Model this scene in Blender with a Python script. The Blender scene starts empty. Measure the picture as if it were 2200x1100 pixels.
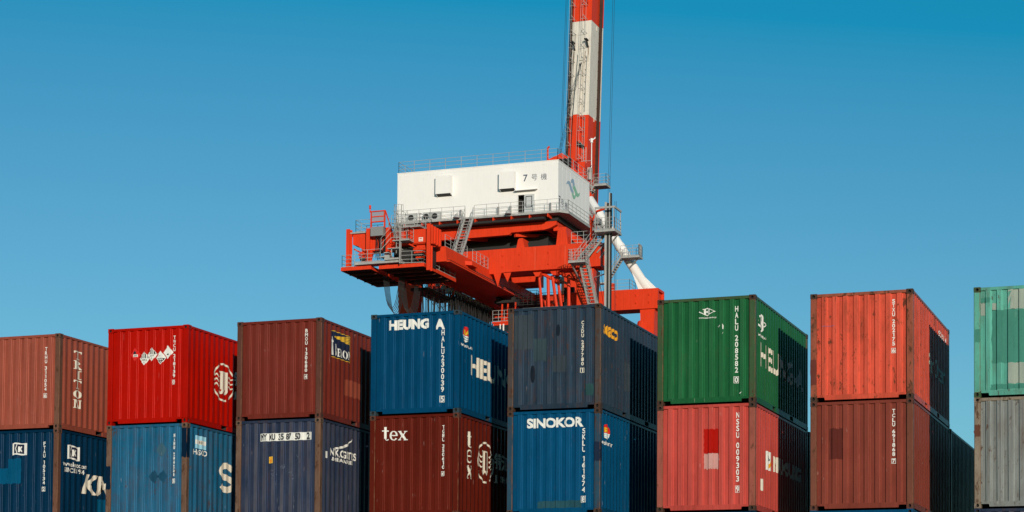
import bpy, bmesh, math, random
from mathutils import Vector, Matrix

random.seed(7)
S = bpy.context.scene
COL = S.collection
R = math.radians

# ------------------------------------------------------------------ camera, sky, sun
CAM_H = 1.305                     # eye height above the yard
cam = bpy.data.cameras.new('camera')
cam_o = bpy.data.objects.new('camera', cam)
COL.objects.link(cam_o)
S.camera = cam_o
yaw, pitch, roll = R(-20.3145), R(2.54584), R(0.434402)
cy, sy = math.cos(yaw), math.sin(yaw)
fw = Vector((sy*math.cos(pitch), cy*math.cos(pitch), math.sin(pitch)))
r0 = Vector((cy, -sy, 0)); u0 = r0.cross(fw)
r1 = r0*math.cos(roll) + u0*math.sin(roll)
u1 = -r0*math.sin(roll) + u0*math.cos(roll)
M = Matrix((r1, u1, -fw)).transposed().to_4x4()
M.translation = Vector((0, 0, CAM_H))
cam_o.matrix_world = M
cam.sensor_width = 36
cam.lens = 4287.378/2200*36
cam.shift_y = (1252.372-550)/2200
cam.clip_start = .1
cam.clip_end = 12000

SUN_EL, SUN_AZ = R(8.6), R(59.5)  # azimuth measured from +X towards -Y
to_sun = Vector((math.cos(SUN_AZ)*math.cos(SUN_EL), -math.sin(SUN_AZ)*math.cos(SUN_EL), math.sin(SUN_EL)))
world = bpy.data.worlds.new('World'); S.world = world
world.use_nodes = True
wn, wl = world.node_tree.nodes, world.node_tree.links
bg = wn['Background']
sky = wn.new('ShaderNodeTexSky'); sky.sky_type = 'NISHITA'; sky.sun_disc = False
sky.sun_elevation = SUN_EL
sky.sun_rotation = math.atan2(to_sun.x, to_sun.y)
sky.altitude = 0; sky.air_density = 1.0; sky.dust_density = 0.2; sky.ozone_density = 4.0
# the camera's own blue: the red of the sky falls off faster with height than in a plain Nishita sky
def wm(op, a, b):
    n = wn.new('ShaderNodeMath'); n.operation = op
    for i, x in enumerate((a, b)):
        if hasattr(x, 'links'): wl.new(x, n.inputs[i])
        else: n.inputs[i].default_value = x
    return n.outputs[0]
sep = wn.new('ShaderNodeSeparateColor'); wl.new(sky.outputs[0], sep.inputs[0])
comb = wn.new('ShaderNodeCombineColor')
red = wm('MULTIPLY', wm('POWER', wm('MULTIPLY', wm('MAXIMUM', wm('SUBTRACT', sep.outputs[0], .84), 0), 1/.68), .60), 1.40)
wl.new(wm('MAXIMUM', red, wm('MULTIPLY', sep.outputs[0], .12)), comb.inputs[0])
wl.new(wm('MULTIPLY', sep.outputs[1], 1.31), comb.inputs[1])
wl.new(wm('MULTIPLY', sep.outputs[2], 1.21), comb.inputs[2])
wl.new(comb.outputs[0], bg.inputs[0])
bg.inputs[1].default_value = 0.10
sun = bpy.data.lights.new('sun', 'SUN'); sun.energy = 3.6; sun.angle = R(.5); sun.color = (1, .89, .76)
sun_o = bpy.data.objects.new('sun', sun); COL.objects.link(sun_o)
sun_o.rotation_euler = to_sun.to_track_quat('Z', 'Y').to_euler()
sun_o.location = (20, -30, 40)
S.view_settings.view_transform = 'Standard'
S.view_settings.look = 'None'
S.view_settings.exposure = 0; S.view_settings.gamma = 1
S.view_settings.use_curve_mapping = False
S.render.engine = 'CYCLES'

# ------------------------------------------------------------------ helpers
def lin(r, g, b):
    f = lambda c: (c/255/12.92) if c/255 <= .04045 else ((c/255+.055)/1.055)**2.4
    return (f(r), f(g), f(b))

class MB:
    """collects shapes into one bmesh"""
    def __init__(s, off=(0, 0, 0)):
        s.bm = bmesh.new(); s.o = Vector(off)
    def v(s, p): return s.bm.verts.new(Vector(p)-s.o)
    def face(s, pts, mi=0):
        f = s.bm.faces.new([s.v(p) for p in pts]); f.material_index = mi; return f
    def box(s, a, b, mi=0):
        x0, y0, z0 = a; x1, y1, z1 = b
        V = [s.v(p) for p in ((x0,y0,z0),(x1,y0,z0),(x1,y1,z0),(x0,y1,z0),(x0,y0,z1),(x1,y0,z1),(x1,y1,z1),(x0,y1,z1))]
        for q in ((0,3,2,1),(4,5,6,7),(0,1,5,4),(1,2,6,5),(2,3,7,6),(3,0,4,7)):
            s.bm.faces.new([V[i] for i in q]).material_index = mi
        return s
    def prism(s, poly, d, mi=0):
        """poly: planar outline (3D), d: extrusion vector"""
        d = Vector(d)
        A = [s.v(p) for p in poly]; B = [s.v(Vector(p)+d) for p in poly]
        s.bm.faces.new(A).material_index = mi
        s.bm.faces.new(B[::-1]).material_index = mi
        n = len(A)
        for i in range(n):
            s.bm.faces.new((A[i], B[i], B[(i+1) % n], A[(i+1) % n])).material_index = mi
        return s
    def bar(s, p, q, r, n=4, mi=0, r2=None, cap=True):
        p, q = Vector(p), Vector(q); d = (q-p)
        if d.length < 1e-6: return s
        d.normalize()
        a = d.cross(Vector((0, 0, 1)) if abs(d.z) < .95 else Vector((0, 1, 0))).normalized(); b = d.cross(a)
        r2 = r if r2 is None else r2
        A = [s.v(p+(a*math.cos(t)+b*math.sin(t))*r) for t in [2*math.pi*(i+.5)/n for i in range(n)]]
        B = [s.v(q+(a*math.cos(t)+b*math.sin(t))*r2) for t in [2*math.pi*(i+.5)/n for i in range(n)]]
        for i in range(n):
            s.bm.faces.new((A[i], B[i], B[(i+1) % n], A[(i+1) % n])).material_index = mi
        if cap:
            s.bm.faces.new(A).material_index = mi; s.bm.faces.new(B[::-1]).material_index = mi
        return s
    def path(s, pts, r, n=4, mi=0):
        for a, b in zip(pts, pts[1:]): s.bar(a, b, r, n, mi)
        return s
    def build(s, name, mat, parent=None, smooth=False):
        bmesh.ops.recalc_face_normals(s.bm, faces=s.bm.faces)
        me = bpy.data.meshes.new(name); s.bm.to_mesh(me); s.bm.free()
        if smooth:
            for p in me.polygons: p.use_smooth = True
        return mesh_obj(name, me, mat, parent)

def mesh_obj(name, me, mats, parent=None, linkobj=False):
    o = bpy.data.objects.new(name, me); COL.objects.link(o)
    if not isinstance(mats, (list, tuple)): mats = [mats]
    while len(me.materials) < len(mats): me.materials.append(mats[len(me.materials)])
    if linkobj:
        for i, m in enumerate(mats):
            o.material_slots[i].link = 'OBJECT'; o.material_slots[i].material = m
    if parent: o.parent = parent
    return o

def thing(name, label, cat, loc, group=None):
    o = bpy.data.objects.new(name, None); COL.objects.link(o)
    o.empty_display_size = .3
    o.location = loc; o['label'] = label; o['category'] = cat
    if group: o['group'] = group
    return o

# ------------------------------------------------------------------ materials
def nd(nt, t, **k):
    n = nt.nodes.new(t)
    for a, b in k.items(): setattr(n, a, b)
    return n
def mixc(nt, fac, a, b, mode='MIX'):
    n = nd(nt, 'ShaderNodeMix', data_type='RGBA', blend_type=mode)
    for i, x in (('Factor', fac), ('A', a), ('B', b)):
        if hasattr(x, 'links'): nt.links.new(x, n.inputs[i])
        else: n.inputs[i].default_value = (*x, 1) if isinstance(x, (tuple, list)) and len(x) == 3 else x
    return n.outputs['Result']
def noise(nt, vec, scale, detail=4, rough=.6):
    n = nd(nt, 'ShaderNodeTexNoise'); n.inputs['Scale'].default_value = scale
    n.inputs['Detail'].default_value = detail; n.inputs['Roughness'].default_value = rough
    nt.links.new(vec, n.inputs['Vector']); return n.outputs['Fac']
def ramp(nt, fac, lo, hi, a=0., b=1.):
    n = nd(nt, 'ShaderNodeMapRange'); n.clamp = True
    nt.links.new(fac, n.inputs[0])
    for i, x in zip((1, 2, 3, 4), (lo, hi, a, b)): n.inputs[i].default_value = x
    return n.outputs[0]
def mul(nt, a, b):
    n = nd(nt, 'ShaderNodeMath', operation='MULTIPLY')
    for i, x in enumerate((a, b)):
        if hasattr(x, 'links'): nt.links.new(x, n.inputs[i])
        else: n.inputs[i].default_value = x
    return n.outputs[0]

RUST = (.085, .034, .018)
def paint(name, col, rust=.3, fade=.3, rough=.34, wear=.35, scratch=.3, seed=None, metallic=0, bump=.3, dirt=.35, dust=.15, mottle=.18):
    """weathered steel paint: uneven fading, run-off streaks, chips showing rust, pale scratches"""
    m = bpy.data.materials.new(name); m.use_nodes = True
    nt = m.node_tree; B = nt.nodes['Principled BSDF']
    seed = random.uniform(0, 90) if seed is None else seed
    tc = nd(nt, 'ShaderNodeTexCoord')
    def mp(sx, sy_, sz, o=0):
        n = nd(nt, 'ShaderNodeMapping'); n.inputs['Scale'].default_value = (sx, sy_, sz)
        n.inputs['Location'].default_value = (seed+o, seed*.7-o, seed*.3+o*2)
        nt.links.new(tc.outputs['Object'], n.inputs['Vector']); return n.outputs[0]
    c = col
    mx = max(col); tn = tuple(.06+.94*x/mx for x in col)      # dust and fading keep some of the paint's hue
    pale = tuple(min(1, (x*1.2+.022*k)*(1-dust*.7)+q*dust*.7) for x, k, q in zip(col, tn, (.16, .138, .125)))
    dark = tuple(x*.5 for x in col)
    # broad fading
    c = mixc(nt, mul(nt, ramp(nt, noise(nt, mp(1, 1, .7), 1.3, 5, .65), .38, .72), fade), c, pale)
    mo = ramp(nt, noise(nt, mp(.9, .9, .45, 17), 1.5, 5, .7), .3, .7, 1-mottle*1.1, 1+mottle*.9)
    cmb = nd(nt, 'ShaderNodeCombineColor')
    for q in range(3): nt.links.new(mo, cmb.inputs[q])
    c = mixc(nt, 1., c, cmb.outputs[0], 'MULTIPLY')
    # scuffed crests of the corrugation (painted surface, wear attribute of the sheet)
    at = nd(nt, 'ShaderNodeAttribute'); at.attribute_name = 'wear'
    cr = mul(nt, at.outputs['Fac'], ramp(nt, noise(nt, mp(1.5, 1.5, .5, 3), 1.6, 4, .6), .25, .7))
    c = mixc(nt, mul(nt, cr, min(1, wear*1.5)), c, tuple(min(1, x*1.25*(1-dust)+.036*k*(1-dust)+q*dust) for x, k, q in zip(col, tn, (.150, .128, .122))))
    # vertical run-off streaks
    st = ramp(nt, noise(nt, mp(12, 12, .32, 5), 1.0, 6, .65), .47, .72)
    c = mixc(nt, mul(nt, st, dirt), c, dark)
    st2 = ramp(nt, noise(nt, mp(22, 22, .5, 9), 1.0, 3, .6), .6, .8)
    c = mixc(nt, mul(nt, st2, dirt*.5), c, pale)
    # fine grain of dust
    g = noise(nt, mp(1, 1, 1, 2), 38, 3, .7)
    c = mixc(nt, mul(nt, ramp(nt, g, .35, .7), .12), c, pale)
    # pale scratches
    sc = ramp(nt, noise(nt, mp(26, 26, 3.4, 11), 1.0, 2, .5), .70, .73)
    sc = mul(nt, sc, ramp(nt, noise(nt, mp(1, 1, 1, 7), 1.7, 2, .5), .5, .62))
    c = mixc(nt, mul(nt, sc, scratch), c, tuple(min(1, x*.8+k) for x, k in zip(col, (.20, .17, .15))))
    # rust: chips and creeping stains
    rn = noise(nt, mp(4.2, 4.2, 1.7, 4), 1.6, 10, .78)
    lo = .73-.23*rust
    rm = ramp(nt, rn, lo, lo+.045)
    rs = ramp(nt, noise(nt, mp(2.2, 2.2, .8, 4.4), 1.6, 8, .7), lo-.09, lo+.12)
    c = mixc(nt, mul(nt, rs, min(1, .3+rust*.6)), c, tuple(.6*x+.4*y for x, y in zip(RUST, col)))
    rcol = mixc(nt, noise(nt, mp(1, 1, 1, 6), 30, 3, .7), (.026, .014, .010), (.115, .05, .024))
    if rust > 0: c = mixc(nt, mul(nt, rm, .9), c, rcol)
    if rust > .25:             # long runs bleeding down from seams and chips
        ln_ = mul(nt, ramp(nt, noise(nt, mp(16, 16, .55, 21), 1.0, 4, .55), .60, .70), ramp(nt, noise(nt, mp(1.1, 1.1, .8, 23), 1.5, 3, .6), .50, .62))
        c = mixc(nt, mul(nt, ln_, min(.85, .3+rust*.7)), c, tuple(.75*x+.25*y for x, y in zip(RUST, col)))
    fa = nd(nt, 'ShaderNodeAttribute'); fa.attribute_name = 'fold'      # bends of the sheet: sun glint painted in as lighter lines
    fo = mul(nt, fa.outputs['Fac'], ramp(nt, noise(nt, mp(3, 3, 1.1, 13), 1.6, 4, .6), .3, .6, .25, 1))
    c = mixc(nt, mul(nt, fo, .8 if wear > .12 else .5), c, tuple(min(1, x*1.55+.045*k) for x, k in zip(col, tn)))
    ea = nd(nt, 'ShaderNodeAttribute'); ea.attribute_name = 'edge'
    ef_ = mul(nt, ea.outputs['Fac'], ramp(nt, noise(nt, mp(9, 9, 3, 8), 1.6, 5, .7), .36, .58))
    if rust > .2: c = mixc(nt, mul(nt, ef_, .85), c, (.20, .095, .05))
    nt.links.new(c, B.inputs['Base Color'])
    rr = nd(nt, 'ShaderNodeMath', operation='ADD')
    nt.links.new(mul(nt, noise(nt, mp(1, 1, 1), 6, 4, .6), .14), rr.inputs[0]); rr.inputs[1].default_value = rough-.06
    nt.links.new(rr.outputs[0], B.inputs['Roughness'])
    B.inputs['Specular IOR Level'].default_value = .07
    B.inputs['Metallic'].default_value = metallic
    if bump:
        b = nd(nt, 'ShaderNodeBump'); b.inputs['Strength'].default_value = bump; b.inputs['Distance'].default_value = .02
        h = noise(nt, mp(1, 1, .6), 2.2, 3, .5)
        nt.links.new(h, b.inputs['Height']); nt.links.new(b.outputs[0], B.inputs['Normal'])
    return m
def plain(name, col, rough=.5, metallic=0, var=.25):
    m = bpy.data.materials.new(name); m.use_nodes = True
    nt = m.node_tree; B = nt.nodes['Principled BSDF']
    tc = nd(nt, 'ShaderNodeTexCoord')
    c = mixc(nt, mul(nt, noise(nt, tc.outputs['Object'], 3.5, 6, .7), var), col, tuple(x*.45 for x in col))
    nt.links.new(c, B.inputs['Base Color'])
    B.inputs['Roughness'].default_value = rough; B.inputs['Metallic'].default_value = metallic
    return m
def print_mat(name, col, wear=.35):
    """sprayed or stuck-on lettering: flat colour, chipped and dusty"""
    m = bpy.data.materials.new(name); m.use_nodes = True
    nt = m.node_tree; B = nt.nodes['Principled BSDF']
    tc = nd(nt, 'ShaderNodeTexCoord')
    c = mixc(nt, mul(nt, ramp(nt, noise(nt, tc.outputs['Object'], 9, 6, .75), .45, .75), wear), col, tuple(x*.55 for x in col))
    nt.links.new(c, B.inputs['Base Color']); B.inputs['Roughness'].default_value = .55
    return m

M_HOLE = plain('casting_hole_dark', (.012, .011, .010), .9)
M_STEEL = plain('bare_steel', (.22, .21, .2), .5, .6)
M_FLOOR = plain('underframe_black', (.02, .02, .02), .8)
M_WHITE = print_mat('white_lettering', lin(226, 224, 216))
M_CREAM = print_mat('cream_lettering', lin(222, 214, 196))
M_BLACK = print_mat('black_print', (.015, .015, .02), .1)
M_YEL = print_mat('yellow_print', lin(226, 178, 40))
M_ORA = print_mat('amber_lettering', lin(228, 158, 34))
M_RED = print_mat('red_print', lin(208, 28, 22))
M_NAVY = print_mat('navy_print', lin(20, 26, 52))
M_PALE = print_mat('pale_blue_print', lin(150, 205, 226))

# ------------------------------------------------------------------ the yard
def structure(o): o['kind'] = 'structure'; return o
g = MB(); g.face(((-6000, -300, 0), (6000, -300, 0), (6000, 9000, 0), (-6000, 9000, 0)))
m = plain('yard_asphalt', (.055, .054, .052), .9)
structure(g.build('ground', m))

# ------------------------------------------------------------------ shipping containers
W, L, H = 2.438, 6.058, 2.591
CR, IN, SL = .0115, .056, .020           # crest depth, recess depth, slope width (end wall)
FX0, FX1 = .150, 2.286
def front_profile():
    a = (FX1-FX0-16*SL)/17
    pts = [(FX0, IN)]; x = FX0; d = IN
    for i in range(17):
        x += a; pts.append((x, d))
        if i < 16:
            d = CR if d == IN else IN
            x += SL; pts.append((x, d))
    return pts
SC, SI = .010, .046                       # side wall crest / recess depth
def side_profile():
    n = 21; y = .165; P = (L-.33)/n
    pts = [(y, SI)]
    for i in range(n):
        for w, d in ((.13, SI), (.245, SC), (.26, SC), (.245, SC), (.12, SI)):
            pass
        a = y+i*P
        pts += [(a+P*.13, SI), (a+P*.37, SC), (a+P*.63, SC), (a+P*.87, SI)]
    pts.append((L-.165, SI))
    return pts
FP, SP = front_profile(), side_profile()
def depth_at(pts, u):
    if u <= pts[0][0] or u >= pts[-1][0]: return .006
    for (a, d), (b, e) in zip(pts, pts[1:]):
        if a <= u <= b: return d if b-a < 1e-9 else d+(e-d)*(u-a)/(b-a)
    return .006

def round_folds(pts, r=.0085):
    """press-brake radius: every fold of the sheet becomes three short facets"""
    out = [pts[0]]
    for (a, b, c) in zip(pts, pts[1:], pts[2:]):
        A, B, C_ = Vector(a), Vector(b), Vector(c)
        u, v = (A-B), (C_-B); k = min(r, u.length*.45, v.length*.45); u.normalize(); v.normalize()
        p, q = B+u*k, B+v*k
        for t in (0, .33, .67, 1):
            x = p*(1-t)**2+B*2*t*(1-t)+q*t*t; out.append((x.x, x.y))
    out.append(pts[-1]); return out
def sheet_mesh(name, pts, z0, z1, plane, crest, nz=1):
    """corrugated sheet: pts = (u, depth); plane maps (u, depth, z) to xyz"""
    me = bpy.data.meshes.new(name); vs, fs, wr = [], [], []
    zs = [z0+(z1-z0)*k/nz for k in range(nz+1)]
    for z in zs:
        for u, d in pts:
            vs.append(plane(u, d, z)); wr.append(1. if abs(d-crest) < 1e-3 else .55 if abs(d-crest) < .006 else 0.)
    n = len(pts)
    for k in range(nz):
        for i in range(n-1):
            fs.append((k*n+i, k*n+i+1, (k+1)*n+i+1, (k+1)*n+i))
    me.from_pydata(vs, [], fs)
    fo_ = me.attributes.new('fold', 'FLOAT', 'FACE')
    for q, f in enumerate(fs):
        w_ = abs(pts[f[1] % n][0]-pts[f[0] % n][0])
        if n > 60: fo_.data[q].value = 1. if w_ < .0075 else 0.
    a = me.attributes.new('wear', 'FLOAT', 'POINT')
    for i, w in enumerate(wr): a.data[i].value = w
    me.update(); return me

def bevel_box(a, b, w=.006):
    m_ = MB(); m_.box(a, b)
    bmesh.ops.bevel(m_.bm, geom=m_.bm.edges[:], offset=w, segments=1, affect='EDGES')
    return m_
def to_mesh(mb, name):
    bmesh.ops.recalc_face_normals(mb.bm, faces=mb.bm.faces)
    me = bpy.data.meshes.new(name); mb.bm.to_mesh(me); mb.bm.free(); return me

def casting(cx, cy_, cz, top):
    """ISO corner casting with real recessed apertures on its end and side faces"""
    a, b, c = .162, .178, .118
    x0 = 0 if cx == 0 else W-a; y0 = 0 if cy_ == 0 else L-b; z0 = H-c if top else 0
    mb = MB(); bm = mb.bm
    mb.box((x0, y0, z0), (x0+a, y0+b, z0+c))
    bmesh.ops.bevel(bm, geom=bm.edges[:], offset=.006, segments=2, affect='EDGES')
    bm.faces.ensure_lookup_table()
    want = [Vector((0, -1 if cy_ == 0 else 1, 0)), Vector((-1 if cx == 0 else 1, 0, 0))]
    bmesh.ops.recalc_face_normals(bm, faces=bm.faces)
    for nrm in want:
        f = max([f for f in bm.faces if f.normal.dot(nrm) > .99], key=lambda f: f.calc_area())
        ctr = f.calc_center_median(); outer = list(f.verts)
        bm.faces.remove(f)
        t = Vector((0, 0, 1)); s_ = nrm.cross(t)
        rw, rh = (.032, .043) if not top else (.036, .037)
        ctr = ctr+t*(-.004 if top else .008)
        n = 12
        ring = [bm.verts.new(ctr+s_*math.cos(2*math.pi*k/n)*rw+t*math.sin(2*math.pi*k/n)*rh) for k in range(n)]
        deep = [bm.verts.new(v.co-nrm*.06) for v in ring]
        ang = lambda v: math.atan2((v.co-ctr).dot(t), (v.co-ctr).dot(s_)) % (2*math.pi)
        outer.sort(key=ang)
        # bridge outline to aperture ring
        m4 = len(outer)
        idx = []
        for v in outer: idx.append(int(round(ang(v)/(2*math.pi)*n)) % n)
        for j in range(m4):
            v, w = outer[j], outer[(j+1) % m4]
            i0, i1 = idx[j], idx[(j+1) % m4]
            k = i0
            seq = [k]
            while k != i1: k = (k+1) % n; seq.append(k)
            bm.faces.new([v]+[ring[q] for q in seq]+[w])
        for k in range(n):
            q = bm.faces.new((ring[k], deep[k], deep[(k+1) % n], ring[(k+1) % n])); q.material_index = 1
        q = bm.faces.new(deep); q.material_index = 1
    return to_mesh(mb, 'corner_casting')

CM = {}                                   # shared container meshes
CM['casting'] = [casting(x, y, 0, t) for x in (0, 1) for y in (0, 1) for t in (0, 1)]
posts = []
for x in (0, 1):
    for y in (0, 1):
        w = .144
        xa = .004 if x == 0 else W-.004-(.150 if y == 0 else w); xb = xa+(w if x == 0 else (.150 if y == 0 else w))
        ya = .004 if y == 0 else L-.004-.155
        me = to_mesh(bevel_box((xa, ya, .118), (xb, ya+.155, H-.118), .012), 'corner_post')
        at_ = me.attributes.new('edge', 'FLOAT', 'FACE')
        for p_ in me.polygons: at_.data[p_.index].value = 1. if p_.area < .05 else 0.
        posts.append(me)
CM['post'] = posts
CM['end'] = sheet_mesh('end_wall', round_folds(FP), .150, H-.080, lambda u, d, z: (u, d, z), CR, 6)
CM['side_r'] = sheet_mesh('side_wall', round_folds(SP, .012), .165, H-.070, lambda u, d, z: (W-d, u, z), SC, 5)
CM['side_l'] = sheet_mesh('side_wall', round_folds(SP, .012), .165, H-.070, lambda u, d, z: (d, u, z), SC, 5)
def end_rail(y0, y1):
    mb = MB(); zt = .158
    pr = [(.1635, .100), (.338, .100), (.352, .036), (W-.352, .036), (W-.338, .100), (W-.1635, .100), (W-.1635, zt), (.1635, zt)]
    mb.prism([(x, y0, z) for x, z in pr], (0, y1-y0, 0)); return to_mesh(mb, 'bottom_rail')
CM['bot_f'] = end_rail(.006, .075); CM['bot_b'] = end_rail(L-.075, L-.006)
CM['top_f'] = to_mesh(bevel_box((.1635, .006, H-.086), (W-.1635, .072, H-.013)), 'top_rail')
CM['top_b'] = to_mesh(bevel_box((.1635, L-.072, H-.086), (W-.1635, L-.006, H-.013)), 'top_rail')
CM['top_r'] = to_mesh(bevel_box((W-.066, .1795, H-.078), (W-.005, L-.1795, H-.013)), 'top_rail')
CM['top_l'] = to_mesh(bevel_box((.005, .1795, H-.078), (.066, L-.1795, H-.013)), 'top_rail')
def side_rail(xo, xi):
    """bottom side rail with two open fork pockets"""
    mb = MB(); z0, z1 = .020, .158
    segs = [(.1795, 1.86, z0, z1), (1.86, 2.22, z0, .034), (1.86, 2.22, .142, z1), (2.22, L-2.22, z0, z1),
            (L-2.22, L-1.86, z0, .034), (L-2.22, L-1.86, .142, z1), (L-1.86, L-.1795, z0, z1)]
    for a, b, c, d in segs: mb.box((min(xo, xi), a, c), (max(xo, xi), b, d))
    return to_mesh(mb, 'bottom_rail')
CM['bot_r'] = side_rail(W-.004, W-.05); CM['bot_l'] = side_rail(.004, .05)
CM['pocket'] = []
for a in (1.86, L-2.22):
    mb = MB()
    mb.box((.052, a+.002, .036), (W-.052, a+.358, .038)); mb.box((.052, a+.002, .138), (W-.052, a+.358, .140))
    mb.box((.052, a+.002, .038), (W-.052, a+.006, .138)); mb.box((.052, a+.354, .038), (W-.052, a+.358, .138))
    CM['pocket'].append(to_mesh(mb, 'fork_pocket'))
mb = MB(); mb.box((.07, .08, .141), (W-.07, L-.08, .156)); CM['floor'] = to_mesh(mb, 'floor')
n = 44; rp = []
for i in range(n+1): rp.append((.075+(L-.15)*i/n, .012 if (i//2) % 2 else 0))
CM['roof'] = sheet_mesh('roof', rp, .067, W-.067, lambda u, d, z: (z, u, H-.02-d), 9)
CM['door'] = []; CM['rod'] = []
for k in (0, 1):
    xa = .155 if k == 0 else W/2+.006; xb = W/2-.006 if k == 0 else W-.155
    CM['door'].append(to_mesh(bevel_box((xa, L-.06, .160), (xb, L-.022, H-.088), .004), 'door'))
    mb = MB()
    for q in (.28, .72): mb.bar((xa+(xb-xa)*q, L-.008, .10), (xa+(xb-xa)*q, L-.008, H-.05), .014, 8)
    CM['rod'].append(to_mesh(mb, 'lock_rod'))

def container(label, x, y, z, body, frame=None, cast=None, post_fr=None, rail_top=None, group='stacked shipping containers'):
    frame = frame or body; cast = cast or frame; post_fr = post_fr or frame
    rail_top = rail_top or body
    t = thing('shipping_container', label, 'container', (x, y, z), group)
    def P(name, me, mats): return mesh_obj(name, me, mats, t, True)
    for me in CM['casting']: P('corner_casting', me, [cast, M_HOLE])
    for me in CM['post']: P('corner_post', me, [post_fr])
    P('end_wall', CM['end'], [body]); P('side_wall', CM['side_r'], [body]); P('side_wall', CM['side_l'], [body])
    for k in ('bot_f', 'bot_b', 'bot_r', 'bot_l'): P('bottom_rail', CM[k], [body])
    for k in ('top_f', 'top_b', 'top_r', 'top_l'): P('top_rail', CM[k], [rail_top])
    for me in CM['pocket']: P('fork_pocket', me, [M_FLOOR])
    P('floor', CM['floor'], [M_FLOOR]); P('roof', CM['roof'], [body])
    for a, b in zip(CM['door'], CM['rod']):
        d = P('door', a, [body]); mesh_obj('lock_rod', b, [M_STEEL], d, True)
    return t

# ---- flat print that follows the corrugation -------------------------------------------------
class Decal:
    """2D artwork (u across, v up) in layers, later laid on a corrugated sheet or flat face"""
    def __init__(s): s.bm = bmesh.new(); s.k = 0
    def lay(s): s.k += 1; return s.k*.0006
    def poly(s, pts, same=False):
        h = s.k*.0006 if same else s.lay()
        s.bm.faces.new([s.bm.verts.new((u, h, v)) for u, v in pts]); return s
    def rect(s, u0, v0, u1, v1): return s.poly([(u0, v0), (u1, v0), (u1, v1), (u0, v1)])
    def stroke(s, pts, w, w2=None):
        """polyline band; w2 = width at the far end"""
        w2 = w if w2 is None else w2
        n = len(pts); Lf, Rt = [], []
        for i, p in enumerate(pts):
            a = Vector(pts[max(i-1, 0)]); b = Vector(pts[min(i+1, n-1)]); d = (b-a)
            d = d.normalized() if d.length > 1e-9 else Vector((1, 0))
            q = Vector((-d.y, d.x))*(w+(w2-w)*i/max(1, n-1))/2
            Lf.append(Vector(p)+q); Rt.append(Vector(p)-q)
        h = s.lay()
        A = [s.bm.verts.new((p.x, h, p.y)) for p in Lf]; B = [s.bm.verts.new((p.x, h, p.y)) for p in Rt]
        for i in range(n-1): s.bm.faces.new((A[i], B[i], B[i+1], A[i+1]))
        return s
    def ellipse(s, c, rx, ry, n=20):
        return s.poly([(c[0]+rx*math.cos(2*math.pi*i/n), c[1]+ry*math.sin(2*math.pi*i/n)) for i in range(n)])
    def ring(s, c, rx, ry, w, n=32, a0=0, a1=360):
        return s.stroke([(c[0]+rx*math.cos(R(a0+(a1-a0)*i/n)), c[1]+ry*math.sin(R(a0+(a1-a0)*i/n))) for i in range(n+1)], w)
    def glyphs(s, verts, faces):
        h = s.lay(); V = [s.bm.verts.new((u, h, v)) for u, v in verts]
        for f in faces:
            try: s.bm.faces.new([V[i] for i in f])
            except ValueError: pass
        return s
    def text(s, body, u0, v0, u1, v1, weight=.0, shear=0):
        """text stretched to fill the box"""
        V, F, bb = glyph_mesh(body, weight, shear)
        x0, y0, x1, y1 = bb
        s.glyphs([(u0+(x-x0)/(x1-x0)*(u1-u0), v0+(y-y0)/(y1-y0)*(v1-v0)) for x, y in V], F); return s
    def column(s, body, uc, vtop, vbot, wid, weight=.02, box_last=True):
        """characters stacked from top to bottom; last digit boxed like a check digit"""
        wts = [.55 if ch == ' ' else 1. for ch in body]; unit = (vtop-vbot)/sum(wts); hgt = unit*.86; top = vtop
        for i, ch in enumerate(body):
            if ch != ' ':
                ww = wid*(.36 if ch == 'I' else .5 if ch == '1' else 1.15 if ch in 'MW' else 1)
                if box_last and i == len(body)-1:
                    e = .010; a, b, c, d = uc-wid*.74, top-hgt-.016, uc+wid*.74, top+.014
                    s.rect(a, b, c, b+e); s.rect(a, d-e, c, d); s.rect(a, b+e, a+e, d-e); s.rect(c-e, b+e, c, d-e)
                if ch == '1':
                    s.rect(uc-.004, top-hgt, uc+.018, top); s.poly([(uc-.026, top-hgt*.26), (uc-.004, top-hgt*.14), (uc-.004, top), (uc-.012, top-hgt*.08), (uc-.026, top-hgt*.16)])
                else: s.text(ch, uc-ww/2, top-hgt, uc+ww/2, top, weight)
            top -= unit*wts[i]
        return s
    def place(s, name, mat, parent, surf, flat=None):
        bm = s.bm
        if surf in ('front', 'side') and flat is None:
            pts = FP if surf == 'front' else SP
            us = [v.co.x for v in bm.verts]; lo, hi = min(us), max(us)
            cuts = [u for u, d in pts if lo-.001 < u < hi+.001]
            cuts += [pts[0][0]-1e-4, pts[-1][0]+1e-4]
            for c in cuts:
                if lo < c < hi:
                    bmesh.ops.bisect_plane(bm, geom=bm.verts[:]+bm.edges[:]+bm.faces[:], plane_co=(c, 0, 0), plane_no=(1, 0, 0), dist=1e-6)
        for v in bm.verts:
            u, h, z = v.co
            d = flat if flat is not None else depth_at(FP if surf == 'front' else SP, u)
            o = .0035+h
            v.co = (u, d-o, z) if surf == 'front' else (W-d+o, u, z)
        me = bpy.data.meshes.new(name); bm.to_mesh(me); bm.free()
        return mesh_obj(name, me, mat, parent)

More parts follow.
